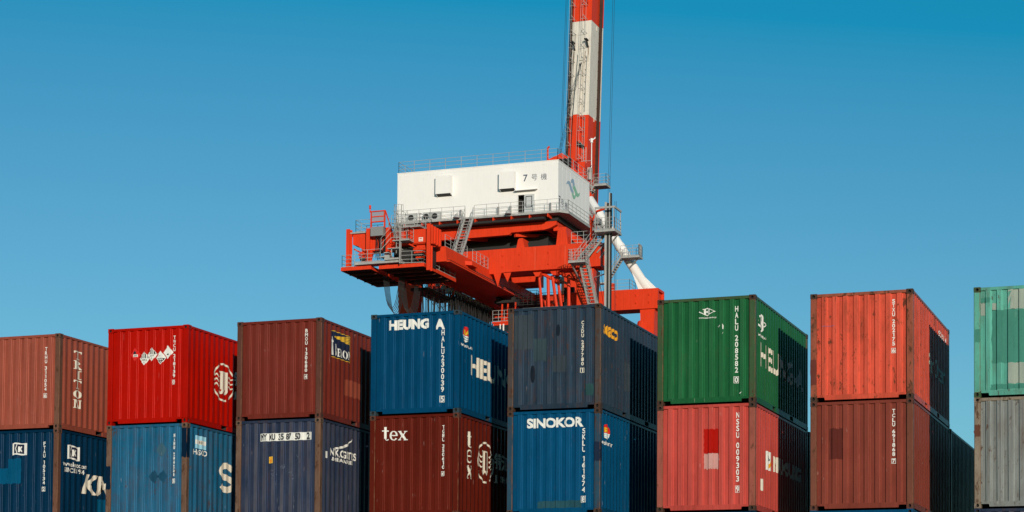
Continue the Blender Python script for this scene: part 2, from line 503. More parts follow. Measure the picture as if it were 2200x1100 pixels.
_gc = {}
def glyph_mesh(body, weight=0, shear=0):
    key = (body, weight, shear)
    if key in _gc: return _gc[key]
    cu = bpy.data.curves.new('lettering', 'FONT'); cu.body = body; cu.offset = weight; cu.shear = shear
    cu.resolution_u = 4; cu.fill_mode = 'FRONT'
    o = bpy.data.objects.new('lettering', cu); COL.objects.link(o)
    dg = bpy.context.evaluated_depsgraph_get()
    me = bpy.data.meshes.new_from_object(o.evaluated_get(dg))
    V = [(v.co.x, v.co.y) for v in me.vertices]; F = [tuple(p.vertices) for p in me.polygons]
    bpy.data.objects.remove(o); bpy.data.curves.remove(cu); bpy.data.meshes.remove(me)
    xs = [v[0] for v in V] or [0, 1]; ys = [v[1] for v in V] or [0, 1]
    _gc[key] = (V, F, (min(xs), min(ys), max(xs), max(ys)))
    return _gc[key]

def arc(c, rx, ry, a0, a1, n=14): return [(c[0]+rx*math.cos(R(a0+(a1-a0)*i/n)), c[1]+ry*math.sin(R(a0+(a1-a0)*i/n))) for i in range(n+1)]
def serif(d, ch, u0, v0, u1, v1):
    """heavy slab-serif capitals and lower case, drawn from strokes in a unit box"""
    T = lambda p: (u0+p[0]*(u1-u0), v0+p[1]*(v1-v0)); wu = (u1-u0); hv = (v1-v0)
    def st(p, q, w): # thick vertical or diagonal stem with horizontal width w (unit of box width)
        (a, b), (c, e) = p, q
        d.poly([T((a-w/2, b)), T((a+w/2, b)), T((c+w/2, e)), T((c-w/2, e))])
    def hb(a, b, y, t): d.poly([T((a, y-t/2)), T((b, y-t/2)), T((b, y+t/2)), T((a, y+t/2))])
    def ring(c, rx, ry, ti, to, a0=0, a1=360, n=26):
        O = [T((c[0]+rx*math.cos(R(a0+(a1-a0)*i/n)), c[1]+ry*math.sin(R(a0+(a1-a0)*i/n)))) for i in range(n+1)]
        I = [T((c[0]+(rx-ti)*math.cos(R(a0+(a1-a0)*i/n)), c[1]+(ry-to)*math.sin(R(a0+(a1-a0)*i/n)))) for i in range(n+1)]
        h = d.lay(); A = [d.bm.verts.new((p[0], h, p[1])) for p in O]; B = [d.bm.verts.new((p[0], h, p[1])) for p in I]
        for i in range(n): d.bm.faces.new((A[i], B[i], B[i+1], A[i+1]))
    if ch == 'T': st((.5, 0), (.5, 1), .26); hb(.03, .97, .94, .12); st((.08, .74), (.08, .9), .1); st((.92, .74), (.92, .9), .1); hb(.22, .78, .04, .08)
    elif ch == 'I': st((.5, 0), (.5, 1), .28); hb(.18, .82, .96, .08); hb(.18, .82, .04, .08)
    elif ch == 'R':
        st((.24, 0), (.24, 1), .25); hb(.02, .5, .04, .08); hb(.02, .5, .96, .08)
        ring((.42, .74), .42, .26, .24, .09, -90, 90); st((.86, .04), (.5, .5), .26); hb(.72, 1.0, .04, .08)
    elif ch == 'O': ring((.5, .5), .5, .51, .25, .08)
    elif ch == 'N': st((.14, 0), (.14, 1), .11); st((.86, 0), (.86, 1), .11); st((.78, 0), (.2, 1), .28); hb(0, .32, .04, .08); hb(.68, 1, .96, .08); hb(0, .2, .96, .08)
    elif ch == 'B': st((.24, 0), (.24, 1), .26); ring((.36, .74), .44, .26, .25, .09, -90, 90); ring((.36, .26), .52, .27, .26, .09, -90, 90); hb(.02, .4, .96, .08); hb(.02, .4, .04, .08)
    elif ch == 'E': st((.24, 0), (.24, 1), .26); hb(.02, .92, .95, .1); hb(.02, .95, .05, .1); hb(.3, .72, .52, .09); st((.88, .72), (.88, .95), .09); st((.92, .05), (.92, .3), .09)
    elif ch == 'A': st((.1, 0), (.5, 1), .11); st((.86, 0), (.5, 1), .27); hb(.25, .75, .32, .08); hb(0, .26, .04, .08); hb(.66, 1, .04, .08)
    elif ch == 'C': ring((.54, .5), .5, .51, .26, .09, 42, 318); st((.92, .68), (.92, .92), .1)
    elif ch == 't': st((.42, .14), (.42, 1), .26); hb(.06, .82, .7, .09); d.stroke([T(p) for p in arc((.62, .16), .23, .13, 180, 330)], .1*wu)
    elif ch == 'e': ring((.5, .5), .46, .5, .24, .09, 0, 325); hb(.2, .94, .52, .1)
    elif ch == 'x': st((.84, 0), (.2, 1), .28); st((.16, 0), (.84, 1), .12); hb(0, .42, .96, .08); hb(.62, 1, .96, .08); hb(0, .38, .04, .08); hb(.6, 1, .04, .08)
    elif ch == '.': hb(.3, .7, .05, .1)

def id_column(t, body, vtop, vbot, uc=1.985, wid=.070, weight=.026, mat=None):
    Decal().column(body, uc, vtop, vbot, wid, weight).place('identification_number', mat or M_WHITE, t, 'front')
def patch(t, surf, u0, v0, u1, v1, mat, flat=None, name='paint_patch', jag=.012):
    """hand-rolled touch-up paint with uneven edges"""
    n = 15; w = (u1-u0)
    def rag(k, amp): return random.uniform(-amp, amp)*(2.2 if k % 5 == 0 else 1)
    top = [(u0+w*i/n, v1+rag(i, jag)) for i in range(n+1)]; bot = [(u0+w*i/n, v0+rag(i+2, jag*1.2)) for i in range(n+1)]
    m_ = 9; sj = min(jag*.8, w*.05)
    rgt = [(u1+rag(i, sj), bot[-1][1]+(top[-1][1]-bot[-1][1])*i/m_) for i in range(1, m_)]
    lft = [(u0+rag(i, sj), top[0][1]+(bot[0][1]-top[0][1])*i/m_) for i in range(1, m_)]
    d = Decal(); d.poly(bot+rgt+top[::-1]+lft); return d.place(name, mat, t, surf, flat)

# ---- the eight stacks ------------------------------------------------------------------------
SX = [-32.572, -28.550, -24.738, -20.961, -17.330, -13.465, -9.795, -6.006]
SY = [46.041, 45.895, 46.014, 46.113, 46.367, 46.401, 46.825, 47.161]
ZT, ZB, ZC = 3*H, 2*H, H
def pm(name, rgb, **k): return paint(name, tuple(c*.74 for c in lin(*rgb)), **k)
rust_frame = pm('rusty_brown_frame', (126, 100, 84), rust=.85, fade=.5, dirt=.6)
dark_rust = pm('dark_rusty_castings', (78, 58, 48), rust=.85, fade=.3)

# stack 1
p1t = pm('dusty_brown_paint', (161.8, 80.9, 62.6), rust=0.3, fade=.35, scratch=0.5, dirt=0.5, dust=0.1)
f1 = pm('brown_post_paint', (122, 84, 68), rust=.75, fade=.4, dirt=.6)
c1t = container('dusty brown container at far left with TRITON stacked down its side', SX[0], SY[0], ZT, p1t, p1t, f1, f1)
id_column(c1t, 'TRHU 311054 6', 2.24, .85, uc=1.975)
d = Decal()
for i, ch in enumerate('TRITON'):
    vt = 2.235-i*.268; serif(d, ch, .74 if ch != 'I' else .82, vt-.235, 1.10 if ch != 'I' else 1.14, vt)
d.place('lettering', M_CREAM, c1t, 'side')
p1b = pm('deep_petrol_blue_paint', (1.3, 44.5, 72.3), rust=0.14, fade=.2, scratch=0.6, dirt=0.4, dust=0.05)
c1b = container('dark blue container with white flag emblem, under the dusty brown one at far left', SX[0], SY[0], ZB, p1b, p1b, f1, f1)
def flag_emblem(t, surf, u0, v0, u1, v1):
    w, h = u1-u0, v1-v0
    wav = lambda x, y: (u0+x*w, v0+y*h+.05*h*math.sin(x*6.0))
    a = Decal(); n = 10
    a.poly([wav(i/n, 0) for i in range(n+1)]+[wav(i/n, 1) for i in range(n, -1, -1)]); a.place('emblem', M_WHITE, t, surf)
    b = Decal(); b.k = 2
    b.poly([wav(.12, .1), wav(.34, .12), wav(.24, .5), wav(.34, .88), wav(.12, .9)])
    b.poly([wav(.40, .12), wav(.88, .1), wav(.88, .9), wav(.40, .88), wav(.30, .5)]); b.place('emblem', M_NAVY, t, surf)
    c = Decal(); c.k = 5; c.text('K', *wav(.42, .22), *wav(.76, .78), weight=.07); c.place('emblem', M_WHITE, t, surf)
flag_emblem(c1b, 'front', .96, 1.91, 1.42, 2.235)
id_column(c1b, 'FTAU 105134 2', 2.25, .90, uc=1.975)
lb = pm('lighter_blue_touch_up', (2, 90, 128), rust=.05, fade=.2)
patch(c1b, 'front', .86, 1.14, 1.24, 1.82, lb); patch(c1b, 'front', .45, 1.14, .858, 1.555, lb)
flag_emblem(c1b, 'side', .50, 1.82, 1.08, 2.20)
Decal().text('www.ekmtc.com', .26, 1.62, 1.46, 1.75, weight=.015).place('lettering', M_WHITE, c1b, 'side')
Decal().text('SINCE 1954', .36, 1.46, 1.34, 1.585, weight=.02).place('lettering', M_WHITE, c1b, 'side')
Decal().text('KMTC', 1.24, .93, 4.2, 1.50, weight=.035, shear=.25).place('lettering', M_CREAM, c1b, 'side')
patch(c1b, 'side', 2.0, .20, 2.44, .85, lb)

# stack 2
p2t = pm('bright_red_paint', (186.0, 17.3, 1.3), rust=0, fade=.12, wear=.15, scratch=.25, rough=.34, dirt=.2, dust=0)
c2t = container('bright red container with five diamond hazard placards on its end', SX[1], SY[1], ZT, p2t)
id_column(c2t, 'TWCU 218139 0', 2.32, 1.03, uc=2.0)
def diamond(t, u, v, ru, rv, mat, h=0, name='hazard_placard'):
    d = Decal(); d.k = h; d.poly([(u-ru, v), (u, v-rv), (u+ru, v), (u, v+rv)]); d.place(name, mat, t, 'front'); return d
RU, RV = .150, .180
for (u, v, kind) in ((.83, 1.865, 'flame'), (1.11, 1.75, 'bars'), (1.34, 1.85, 'bars2'), (1.605, 1.75, 'acid'), (1.82, 1.885, 'plain')):
    diamond(c2t, u, v, RU, RV, M_RED if kind == 'flame' else M_WHITE)
    d = Decal(); d.k = 2
    if kind == 'flame':
        d.poly([(u-.045, v+.015), (u+.045, v+.015), (u+.03, v+.05), (u+.05, v+.08), (u+.012, v+.075), (u, v+.115), (u-.03, v+.07), (u-.05, v+.05)])
        d.place('hazard_symbol', M_BLACK, c2t, 'front')
        e = Decal(); e.k = 3; e.rect(u-.075, v-.06, u+.075, v+.005); e.place('number_panel', M_WHITE, c2t, 'front')
        e = Decal(); e.k = 5; e.text('1263', u-.06, v-.05, u+.06, v-.006, .03); e.place('lettering', M_BLACK, c2t, 'front')
    elif kind[:4] == 'bars':
        for k in range(-3, 4):
            x = u+k*.036; top = v+RV*(1-abs(x-u)/RU)-.012
            if top > v+.02: d.rect(x-.009, v+.005, x+.009, top)
        d.place('hazard_symbol', M_BLACK, c2t, 'front')
        e = Decal(); e.k = 5; e.text('3082' if kind == 'bars' else '3077', u-.07, v-.065, u+.07, v-.015, .01)
        e.text('9', u-.014, v-.135, u+.014, v-.085, .01); e.place('lettering', M_BLACK, c2t, 'front')
    elif kind == 'acid':
        d.poly([(u-RU*.78, v-.01), (u, v-RV*.88), (u+RU*.78, v-.01)]); d.place('hazard_symbol', M_BLACK, c2t, 'front')
        e = Decal(); e.k = 5; e.text('3265', u-.06, v-.07, u+.06, v-.02, .03); e.text('8', u-.014, v-.13, u+.014, v-.085, .02)
        e.place('lettering', M_WHITE, c2t, 'front')
        e = Decal(); e.k = 5; e.poly([(u-.05, v+.03), (u-.01, v+.05), (u-.015, v+.058), (u-.055, v+.038)]); e.place('hazard_symbol', M_BLACK, c2t, 'front')
    else:
        d.poly([(u-.045, v-.075), (u+.04, v-.075), (u+.02, v-.03), (u-.01, v-.045)]); d.place('hazard_symbol', M_BLACK, c2t, 'front')
def jj_emblem(t, u0, v0, u1, v1):
    c = ((u0+u1)/2, (v0+v1)/2); rx, ry = (u1-u0)/2, (v1-v0)/2
    d = Decal()
    for a in range(4): d.ring(c, rx*.95, ry*.95, .05, 10, a*90+6+22, a*90+84+22)
    for s_ in (-1, 1):
        x = c[0]+s_*rx*.2
        d.rect(x-.055, c[1]-ry*.38, x+.075, c[1]+ry*.56)
        d.rect(x-.15, c[1]+ry*.48, x-.0555, c[1]+ry*.56)
        d.stroke(arc((x-.05, c[1]-ry*.36), .09, .11, 0, -170, 8), .09, .05)
        for k in (-1, 0, 1):
            xx = c[0]+s_*rx*.62; yy = c[1]+k*ry*.24+.02
            d.stroke([(xx-.13, yy), (xx-.04, yy+.05), (xx+.04, yy-.03), (xx+.14, yy+.0)], .055, .03)
    d.place('emblem', M_CREAM, t, 'side')
jj_emblem(c2t, 1.42, .80, 2.56, 1.85)
Decal().text('锦江航运', 2.60, 1.32, 4.6, 1.72, weight=.02).place('lettering', M_CREAM, c2t, 'side')
Decal().text('JJ SHIPPING', 2.60, .95, 4.6, 1.18, weight=.02).place('lettering', M_CREAM, c2t, 'side')
p2b = pm('faded_steel_blue_paint', (19.1, 99.0, 136.0), rust=0.66, fade=.7, wear=.3, scratch=0.9, dirt=.7, dust=0.35)
c2b = container('faded steel blue container with rusty posts below the bright red one', SX[1], SY[1], ZB, p2b, rust_frame, rust_frame, rust_frame)
id_column(c2b, 'HAHU 204254 3', 2.31, 1.0, uc=2.05)
nb = pm('navy_touch_up', (4, 34, 58), rust=.05, fade=.1)
patch(c2b, 'front', 2.286, 1.68, 2.433, 2.455, nb, flat=.004); patch(c2b, 'front', .005, .88, .147, 1.50, nb, flat=.004)
patch(c2b, 'side', .005, 1.68, .158, 2.455, nb, flat=.004)
stain = pm('old_placard_residue', (66, 104, 122), rust=.5, fade=.6, scratch=1)
dk = pm('darker_blue_ghost', (30, 80, 108), rust=.3, fade=.4, scratch=.8)
diamond(c2b, 1.67, 1.895, .16, .19, stain, name='placard_residue')
diamond(c2b, 1.45, 1.19, .15, .18, dk, name='placard_residue'); diamond(c2b, 1.72, 1.19, .15, .18, dk, name='placard_residue')
for k, mm in enumerate((M_PALE, M_WHITE, M_PALE)):
    Decal().rect(.50, 1.97+(2-k)*.115, 1.06, 1.97+(3-k)*.115-.001).place('emblem', mm, c2b, 'side')
Decal().ellipse((.78, 2.14), .06, .05).place('emblem', M_CREAM, c2b, 'side')
Decal().text('HASCO', .42, 1.80, 1.10, 1.945, weight=.02).place('lettering', M_WHITE, c2b, 'side')
d = Decal(); c_ = 2.22
d.stroke(arc((c_, 1.50), .30, .165, 20, 270, 14)+arc((c_, 1.17), .32, .165, 90, -160, 14), .17); d.place('lettering', M_CREAM, c2b, 'side')
Decal().text('ITC', 2.75, .92, 4.6, 1.70, weight=.05).place('lettering', M_CREAM, c2b, 'side')

# stack 3
p3t = pm('maroon_paint', (117.8, 44.8, 34.1), rust=0.35, fade=.25, scratch=0.8, dirt=0.5, dust=0.1)
f3 = pm('dark_brown_posts', (100, 62, 52), rust=.7, fade=.4, dirt=.6)
c3t = container('maroon container with a small black and yellow BEACON sign on its side', SX[2], SY[2], ZT, p3t, p3t, f3, f3)
id_column(c3t, 'BMOU 130680 4', 2.32, 1.02, uc=1.985)
Decal().rect(.635, 1.675, 1.825, 2.37).place('emblem', M_YEL, c3t, 'side')
d = Decal(); d.k = 2; d.rect(.65, 1.69, 1.81, 2.355); d.place('emblem', M_NAVY, c3t, 'side')
d = Decal(); d.k = 4
for k in range(5):
    d.poly([(.80, 2.20+k*.004), (.80, 2.215+k*.004), (1.79, 2.13+k*.047+.028), (1.79, 2.13+k*.047)])
d.place('emblem', M_YEL, c3t, 'side')
d = Decal(); d.k = 10
d.poly([(.67, 1.73), (.77, 1.73), (.75, 2.05), (.77, 2.09), (.74, 2.16), (.74, 2.21), (.70, 2.21), (.70, 2.16), (.67, 2.09), (.69, 2.05)])
x = .82
for ch, w, h in zip('BEACON', (.20, .135, .15, .15, .16, .16), (.30, .21, .21, .21, .21, .21)):
    serif(d, ch, x, 1.73, x+w*.95, 1.73+h); x += w*1.0
d.place('lettering', M_WHITE, c3t, 'side')
sal = pm('salmon_touch_up', (150, 72, 54), rust=.05, fade=.3)
patch(c3t, 'side', 1.48, .78, 2.66, 1.20, sal)
p3b = pm('weathered_navy_paint', (35.2, 49.9, 75.4), rust=0.5, fade=.35, wear=.55, scratch=0.9, dirt=0.5, dust=0.6)
c3b = container('weathered navy container with a white strip of black numbers across its end', SX[2], SY[2], ZB, p3b, rust_frame, rust_frame, rust_frame)
Decal().rect(.70, 2.035, 2.17, 2.235).place('number_panel', M_WHITE, c3b, 'front')
d = Decal(); d.k = 2
for tx, a, b in (('NY', .725, .895), ('KU', .965, 1.135), ('35', 1.225, 1.385), ('87', 1.445, 1.60), ('50', 1.70, 1.86), ('2', 2.06, 2.13)): d.text(tx, a-.01, 2.05, b+.01, 2.222, .045)
d.stroke([(2.04, 2.045), (2.155, 2.045), (2.155, 2.225), (2.04, 2.225), (2.04, 2.045)], .008)
d.place('lettering', M_BLACK, c3b, 'front')
Decal().rect(.955, 1.46, 1.08, 1.63).place('notice_plate', M_YEL, c3b, 'front')
d = Decal(); d.k = 2; d.text('CSC', .97, 1.56, 1.065, 1.61, .02)
for k in range(4): d.rect(.975, 1.48+k*.019, 1.06, 1.489+k*.019)
d.place('lettering', M_RED, c3b, 'front')
gh = pm('peeled_lettering_residue', (96, 104, 122), rust=.3, fade=.5, scratch=1)
d = Decal()
for (a, b, w, h) in ((1.02, 1.05, .20, .26), (1.56, 1.0, .10, .24), (1.33, 1.30, .10, .10)):
    for k in range(16):
        x, y = a+random.uniform(0, w), b+random.uniform(0, h); q = random.uniform(.006, .02)
        d.poly([(x-q, y), (x, y-q*random.uniform(.4, 2)), (x+q, y+q*.3), (x+.2*q, y+q*1.4)])
d.stroke([(1.75, 1.66), (1.90, 1.52), (1.88, 1.50), (1.74, 1.64)], .008); d.stroke([(1.90, 1.67), (1.75, 1.53)], .006)
d.place('peeled_residue', gh, c3b, 'front')
Decal().rect(.40, 1.60, .49, 1.775).place('paint_patch', M_WHITE, c3b, 'side')
d = Decal()
for k in range(4): # wing of swept feathers
    d.stroke([(.95+k*.19, 1.905+k*.030), (1.22+k*.17, 1.935+k*.052), (1.50+k*.13, 1.985+k*.066), (1.74+k*.07, 2.06+k*.062)], .050, .016)
d.place('emblem', M_WHITE, c3b, 'side')
Decal().text('NYK LOGISTICS', .69, 1.69, 2.20, 1.89, weight=.03).place('lettering', M_WHITE, c3b, 'side')
Decal().text('& MEGACARRIER', .76, 1.565, 2.06, 1.665, weight=.02).place('lettering', M_WHITE, c3b, 'side')

# stack 4
p4t = pm('ocean_blue_paint', (1.3, 69.6, 107.1), rust=0.04, fade=.14, wear=.2, scratch=.5, rough=.36, dirt=.25, dust=0.02)
c4t = container('blue container with HEUNG A in white across the top of its end', SX[3], SY[3], ZT, p4t, p4t, pm('blue_grey_castings', (58, 74, 82), rust=.45), p4t)
d = Decal(); d.text('HEUNG', .49, 2.165, 1.60, 2.425, weight=.06); d.text('A', 1.77, 2.125, 2.02, 2.385, weight=.065)
d.place('lettering', M_WHITE, c4t, 'front')
id_column(c4t, 'HALU230039 5', 2.11, .27, uc=1.97, wid=.082, weight=.022)
def shield(t, u0, v0, u1, v1, tx):
    w, h = u1-u0, v1-v0; cu = (u0+u1)/2
    d = Decal(); d.poly(arc((cu, v0+h*.62), w*.5, h*.38, 0, 180, 12)+[(u0, v0+h*.42), (u1, v0+h*.42)]); d.place('emblem', M_RED, t, 'side')
    d = Decal(); d.k = 2; d.poly([(u0, v0+h*.418), (u0+w*.08, v0+h*.18), (cu, v0), (u1-w*.08, v0+h*.18), (u1, v0+h*.418)]); d.place('emblem', M_WHITE, t, 'side')
    d = Decal(); d.k = 4
    for k in (0, 1): d.stroke([(u0+w*.08, v0+h*(.30-k*.14)), (cu-w*.1, v0+h*(.34-k*.14)), (cu+w*.1, v0+h*(.27-k*.14)), (u1-w*.08, v0+h*(.31-k*.14))], h*.045)
    d.place('emblem', M_PALE if tx == 'SK' else print_mat('teal_print', lin(20, 110, 140)), t, 'side')
    d = Decal(); d.k = 6; d.text(tx, u0+w*.1, v0+h*.47, u1-w*.1, v0+h*.78, weight=.05); d.place('lettering', M_YEL, t, 'side')
shield(c4t, .26, 1.84, .72, 2.24, 'HA')
Decal().text('www.heung-a.com', .10, 1.69, .98, 1.80, weight=.02).place('lettering', M_WHITE, c4t, 'side')
Decal().text('HEUNG-A', .82, 1.06, 5.2, 1.58, weight=.035).place('lettering', M_CREAM, c4t, 'side')
p4b = pm('oxblood_paint', (98.4, 29.1, 16.4), rust=0.3, fade=.14, scratch=0.7, wear=.15, dirt=0.4, dust=0.05)
c4b = container('dark oxblood container with lower case tex on its end, under the HEUNG A one', SX[3], SY[3], ZB, p4b, p4b, f3, p4b)
d = Decal(); serif(d, 't', .33, 1.955, .545, 2.30); serif(d, 'e', .545, 1.95, .765, 2.19); serif(d, 'x', .775, 1.945, 1.02, 2.18); serif(d, '.', 1.02, 1.94, 1.07, 2.2)
d.place('lettering', M_WHITE, c4b, 'front')
id_column(c4b, 'TGBU 350610 6', 2.29, 1.01, uc=2.01)
d = Decal(); serif(d, 't', .64, 1.79, .95, 2.20); serif(d, 'e', .62, 1.40, .98, 1.74); serif(d, 'x', .62, 1.00, .98, 1.34); d.place('lettering', M_CREAM, c4b, 'side')
jj_emblem(c4b, 1.34, .98, 2.50, 2.06)
Decal().text('锦江航运', 2.62, 1.42, 4.7, 1.86, weight=.02).place('lettering', M_CREAM, c4b, 'side')
Decal().text('JJ SHIPPING', 2.62, 1.06, 4.7, 1.28, weight=.02).place('lettering', M_CREAM, c4b, 'side')

# stack 5
p5t = pm('slate_blue_grey_paint', (37.9, 57.7, 75.1), rust=0.62, fade=.3, wear=.3, scratch=0.8, dirt=0.6, dust=0.35)
f5 = pm('slate_rusty_posts', (78, 74, 74), rust=.8, fade=.3)
c5t = container('slate grey container with small amber lettering at the front of its side', SX[4], SY[4], ZT, p5t, p5t, dark_rust, f5)
id_column(c5t, 'CXDU 237780 1', 2.19, .90, uc=1.955, wid=.064, mat=M_CREAM)
tg = pm('teal_grey_touch_up', (58, 76, 82), rust=.15, fade=.3); tg2 = pm('slate_touch_up', (62, 72, 80), rust=.1, fade=.3)
tg3 = pm('green_grey_touch_up', (44, 80, 82), rust=.2, fade=.4)
patch(c5t, 'front', .67, 1.24, 1.035, 1.80, tg); patch(c5t, 'front', .16, 1.55, .66, 2.42, tg2); patch(c5t, 'front', 1.18, .95, 1.55, 1.35, tg2)
patch(c5t, 'front', 2.04, .33, 2.24, .62, tg3)
patch(c5t, 'side', 2.0, .72, 2.6, 1.45, tg2)
dd = pm('old_dark_scrape', (26, 36, 48), rust=.4, fade=.1)
Decal().ellipse((.66, .92), .055, .22, 14).place('dent_scrape', dd, c5t, 'front'); Decal().ellipse((1.33, 1.98), .05, .15, 14).place('dent_scrape', dd, c5t, 'front')
Decal().text('seaco', .26, 1.87, 1.45, 2.13, weight=.04).place('lettering', M_ORA, c5t, 'side')
p5b = pm('strong_blue_paint', (1.3, 77.1, 117.1), rust=0.22, fade=.2, wear=.25, scratch=0.6, dirt=0.45, dust=0.05)
f5b = pm('blue_rusty_posts', (44, 78, 98), rust=.75, fade=.3)
c5b = container('strong blue container with SINOKOR in white across its end', SX[4], SY[4], ZB, p5b, p5b, dark_rust, f5b)
Decal().text('SINOKOR', .52, 2.155, 1.99, 2.40, weight=.045).place('lettering', M_WHITE, c5b, 'front')
id_column(c5b, 'SKLU 161974 8', 2.12, .28, uc=2.005, wid=.09, weight=.022)
shield(c5b, .36, 1.88, .81, 2.26, 'SK')
Decal().text('www.sinokor.co.kr', .20, 1.74, 1.06, 1.85, weight=.02).place('lettering', M_WHITE, c5b, 'side')
sp = pm('dark_slate_touch_up', (30, 44, 66), rust=.3, fade=.2)
patch(c5b, 'front', 2.29, 1.30, 2.43, 1.77, sp, flat=.004)
patch(c5b, 'side', .006, 1.30, .155, 1.77, sp, flat=.004)
gp = pm('greenish_touch_up', (40, 84, 96), rust=.35, fade=.4)
patch(c5b, 'front', .82, .165, 1.95, .34, gp)

# stack 6
p6t = pm('signal_green_paint', (28.7, 97.2, 56.0), rust=0.3, fade=.22, wear=.4, scratch=0.5, dirt=0.45, dust=0.15)
f6 = pm('green_rusty_posts', (66, 94, 62), rust=.72, fade=.3)
c6t = container('green container with a white diamond H emblem on its end', SX[5], SY[5], ZT, p6t, p6t, dark_rust, f6, rail_top=f6)
def h_emblem(t, surf, u0, v0, u1, v1, tx, tv0, tv1):
    w, h = u1-u0, v1-v0; P = lambda x, y: (u0+x*w, v0+y*h)
    d = Decal()
    d.stroke([P(.02, .52), P(.5, .03), P(.97, .54), P(.52, .97), P(.24, .80)], h*.11)
    d.poly([P(.30, .18), P(.42, .10), P(.42, .88), P(.30, .76)]); d.poly([P(.54, .08), P(.66, .2), P(.66, .82), P(.54, .95)]); d.poly([P(.42, .42), P(.54, .42), P(.54, .60), P(.42, .60)])
    d.poly([P(.9, .45), P(1.03, .54), P(.9, .63)])
    d.place('emblem', M_WHITE, t, surf)
    Decal().text(tx, u0, tv0, u1+.03, tv1, weight=.025).place('lettering', M_WHITE, t, surf)
h_emblem(c6t, 'front', 1.04, 2.14, 1.44, 2.33, 'www.heung-a.co.kr', 2.065, 2.115)
id_column(c6t, 'HALU 208582 0', 2.34, .47, uc=1.965, wid=.078, weight=.022)
h_emblem(c6t, 'side', .30, 1.80, 1.16, 2.23, 'www.heung-a.co.kr', 1.65, 1.74)
Decal().text('HEUNG-A', .57, .96, 5.5, 1.54, weight=.035).place('lettering', M_CREAM, c6t, 'side')
d = Decal(); d.poly([(1.50, 1.86), (1.56, 1.90), (1.545, 1.84)]); d.poly([(1.62, 1.93), (1.655, 1.88), (1.65, 1.79), (1.625, 1.80)]); d.poly([(1.615, 1.68), (1.65, 1.73), (1.64, 1.70)])
d.poly([(2.03, .22), (2.11, .27), (2.06, .215)]); d.place('paint_patch', M_WHITE, c6t, 'front')
p6b = pm('faded_salmon_red_paint', (201.8, 78.1, 68.0), rust=0.34, fade=.3, wear=.4, scratch=0.5, dirt=0.5, dust=0.2)
f6b = pm('salmon_rusty_posts', (168, 92, 78), rust=.7, fade=.3)
c6b = container('faded salmon red container with a red and a white touch-up square on its end', SX[5], SY[5], ZB, p6b, p6b, dark_rust, f6b)
id_column(c6b, 'NSSU 009303 9', 2.37, .43, uc=2.0, wid=.078, weight=.022)
patch(c6b, 'front', 1.17, 1.402, 1.545, 1.99, pm('fresh_red_touch_up', (190, 24, 12), rust=0, fade=.08))
patch(c6b, 'front', 1.17, 1.025, 1.545, 1.396, pm('whitish_touch_up', (216, 160, 152), rust=.08, fade=.3))
Decal().rect(1.22, 1.10, 1.84, 1.56).place('emblem', M_WHITE, c6b, 'side')
d = Decal(); d.k = 2; d.poly([(1.36, 1.42), (1.50, 1.50), (1.62, 1.36), (1.52, 1.30)]); d.place('emblem', M_NAVY, c6b, 'side')
d = Decal(); d.k = 2; d.poly([(1.48, 1.22), (1.60, 1.27), (1.72, 1.38), (1.70, 1.24), (1.58, 1.15)]); d.place('emblem', M_ORA, c6b, 'side')
Decal().text('NAMSUNG', 2.04, 1.12, 5.2, 1.52, weight=.05).place('lettering', M_CREAM, c6b, 'side')
patch(c6b, 'side', .66, .55, .96, .82, M_CREAM)

# stack 7
p7t = pm('orange_red_paint', (226.5, 89.8, 66.0), rust=0.72, fade=.3, wear=.35, scratch=0.5, dirt=0.6, dust=0.12)
f7 = pm('orange_rusty_posts', (170, 92, 70), rust=.85, fade=.3)
c7t = container('scuffed orange red container with rusty posts, top of the stack second from right', SX[6], SY[6], ZT, p7t, p7t, dark_rust, f7, rail_top=f7)
id_column(c7t, 'STXU 202175 6', 2.37, 1.09, uc=1.975, wid=.068)
patch(c7t, 'front', .006, .41, .146, 1.015, pm('brown_post_touch_up', (112, 56, 46), rust=.3), flat=.004)
Decal().rect(.28, 1.80, .58, 1.815).place('marker_scrawl', print_mat('violet_chalk', lin(150, 84, 110)), c7t, 'front')
Decal().text('Pan Ocean', 2.5, 1.0, 5.3, 1.48, weight=.02).place('lettering', M_CREAM, c7t, 'side')
Decal().text('STXU 202175 6', 4.3, 2.16, 5.5, 2.30, weight=.01).place('lettering', M_WHITE, c7t, 'side')
p7b = pm('milk_chocolate_brown_paint', (134.6, 62.9, 49.5), rust=0.28, fade=.2, wear=.2, scratch=0.7, dirt=0.4, dust=0.08)
f7b = pm('brown_rusty_posts', (128, 76, 60), rust=.7, fade=.3)
c7b = container('brown container under the scuffed orange red one', SX[6], SY[6], ZB, p7b, p7b, f3, f7b)
id_column(c7b, 'TCLU 691868 7', 2.36, 1.07, uc=1.975, wid=.068)
patch(c7b, 'front', .455, 1.21, .775, 1.945, pm('darker_brown_touch_up', (104, 46, 38), rust=.05, fade=.1))

# stack 8
p8t = pm('sea_green_paint', (97.2, 176.1, 156.7), rust=0.6, fade=.4, wear=.3, scratch=0.6, dirt=0.6, dust=0.2)
c8t = container('patched sea green container at the right edge', SX[7], SY[7], ZT, p8t, p8t, f6, p8t)
s1 = pm('teal_touch_up', (76, 146, 128), rust=.05, fade=.25); s2 = pm('pale_grey_touch_up', (168, 180, 166), rust=.12, fade=.4)
patch(c8t, 'front', .42, .80, 1.9, 2.03, s1); patch(c8t, 'front', .78, 2.035, 1.9, 2.50, s2); patch(c8t, 'front', .155, 1.92, .265, 2.22, s2)
patch(c8t, 'front', .42, 2.035, .52, 2.20, s2); patch(c8t, 'front', .78, .30, 1.9, .79, s2); patch(c8t, 'front', .17, 2.22, .37, 2.34, s1)
patch(c8t, 'front', .006, 1.30, .146, 1.60, s1, flat=.004); patch(c8t, 'front', .38, .175, 1.9, .29, s1)
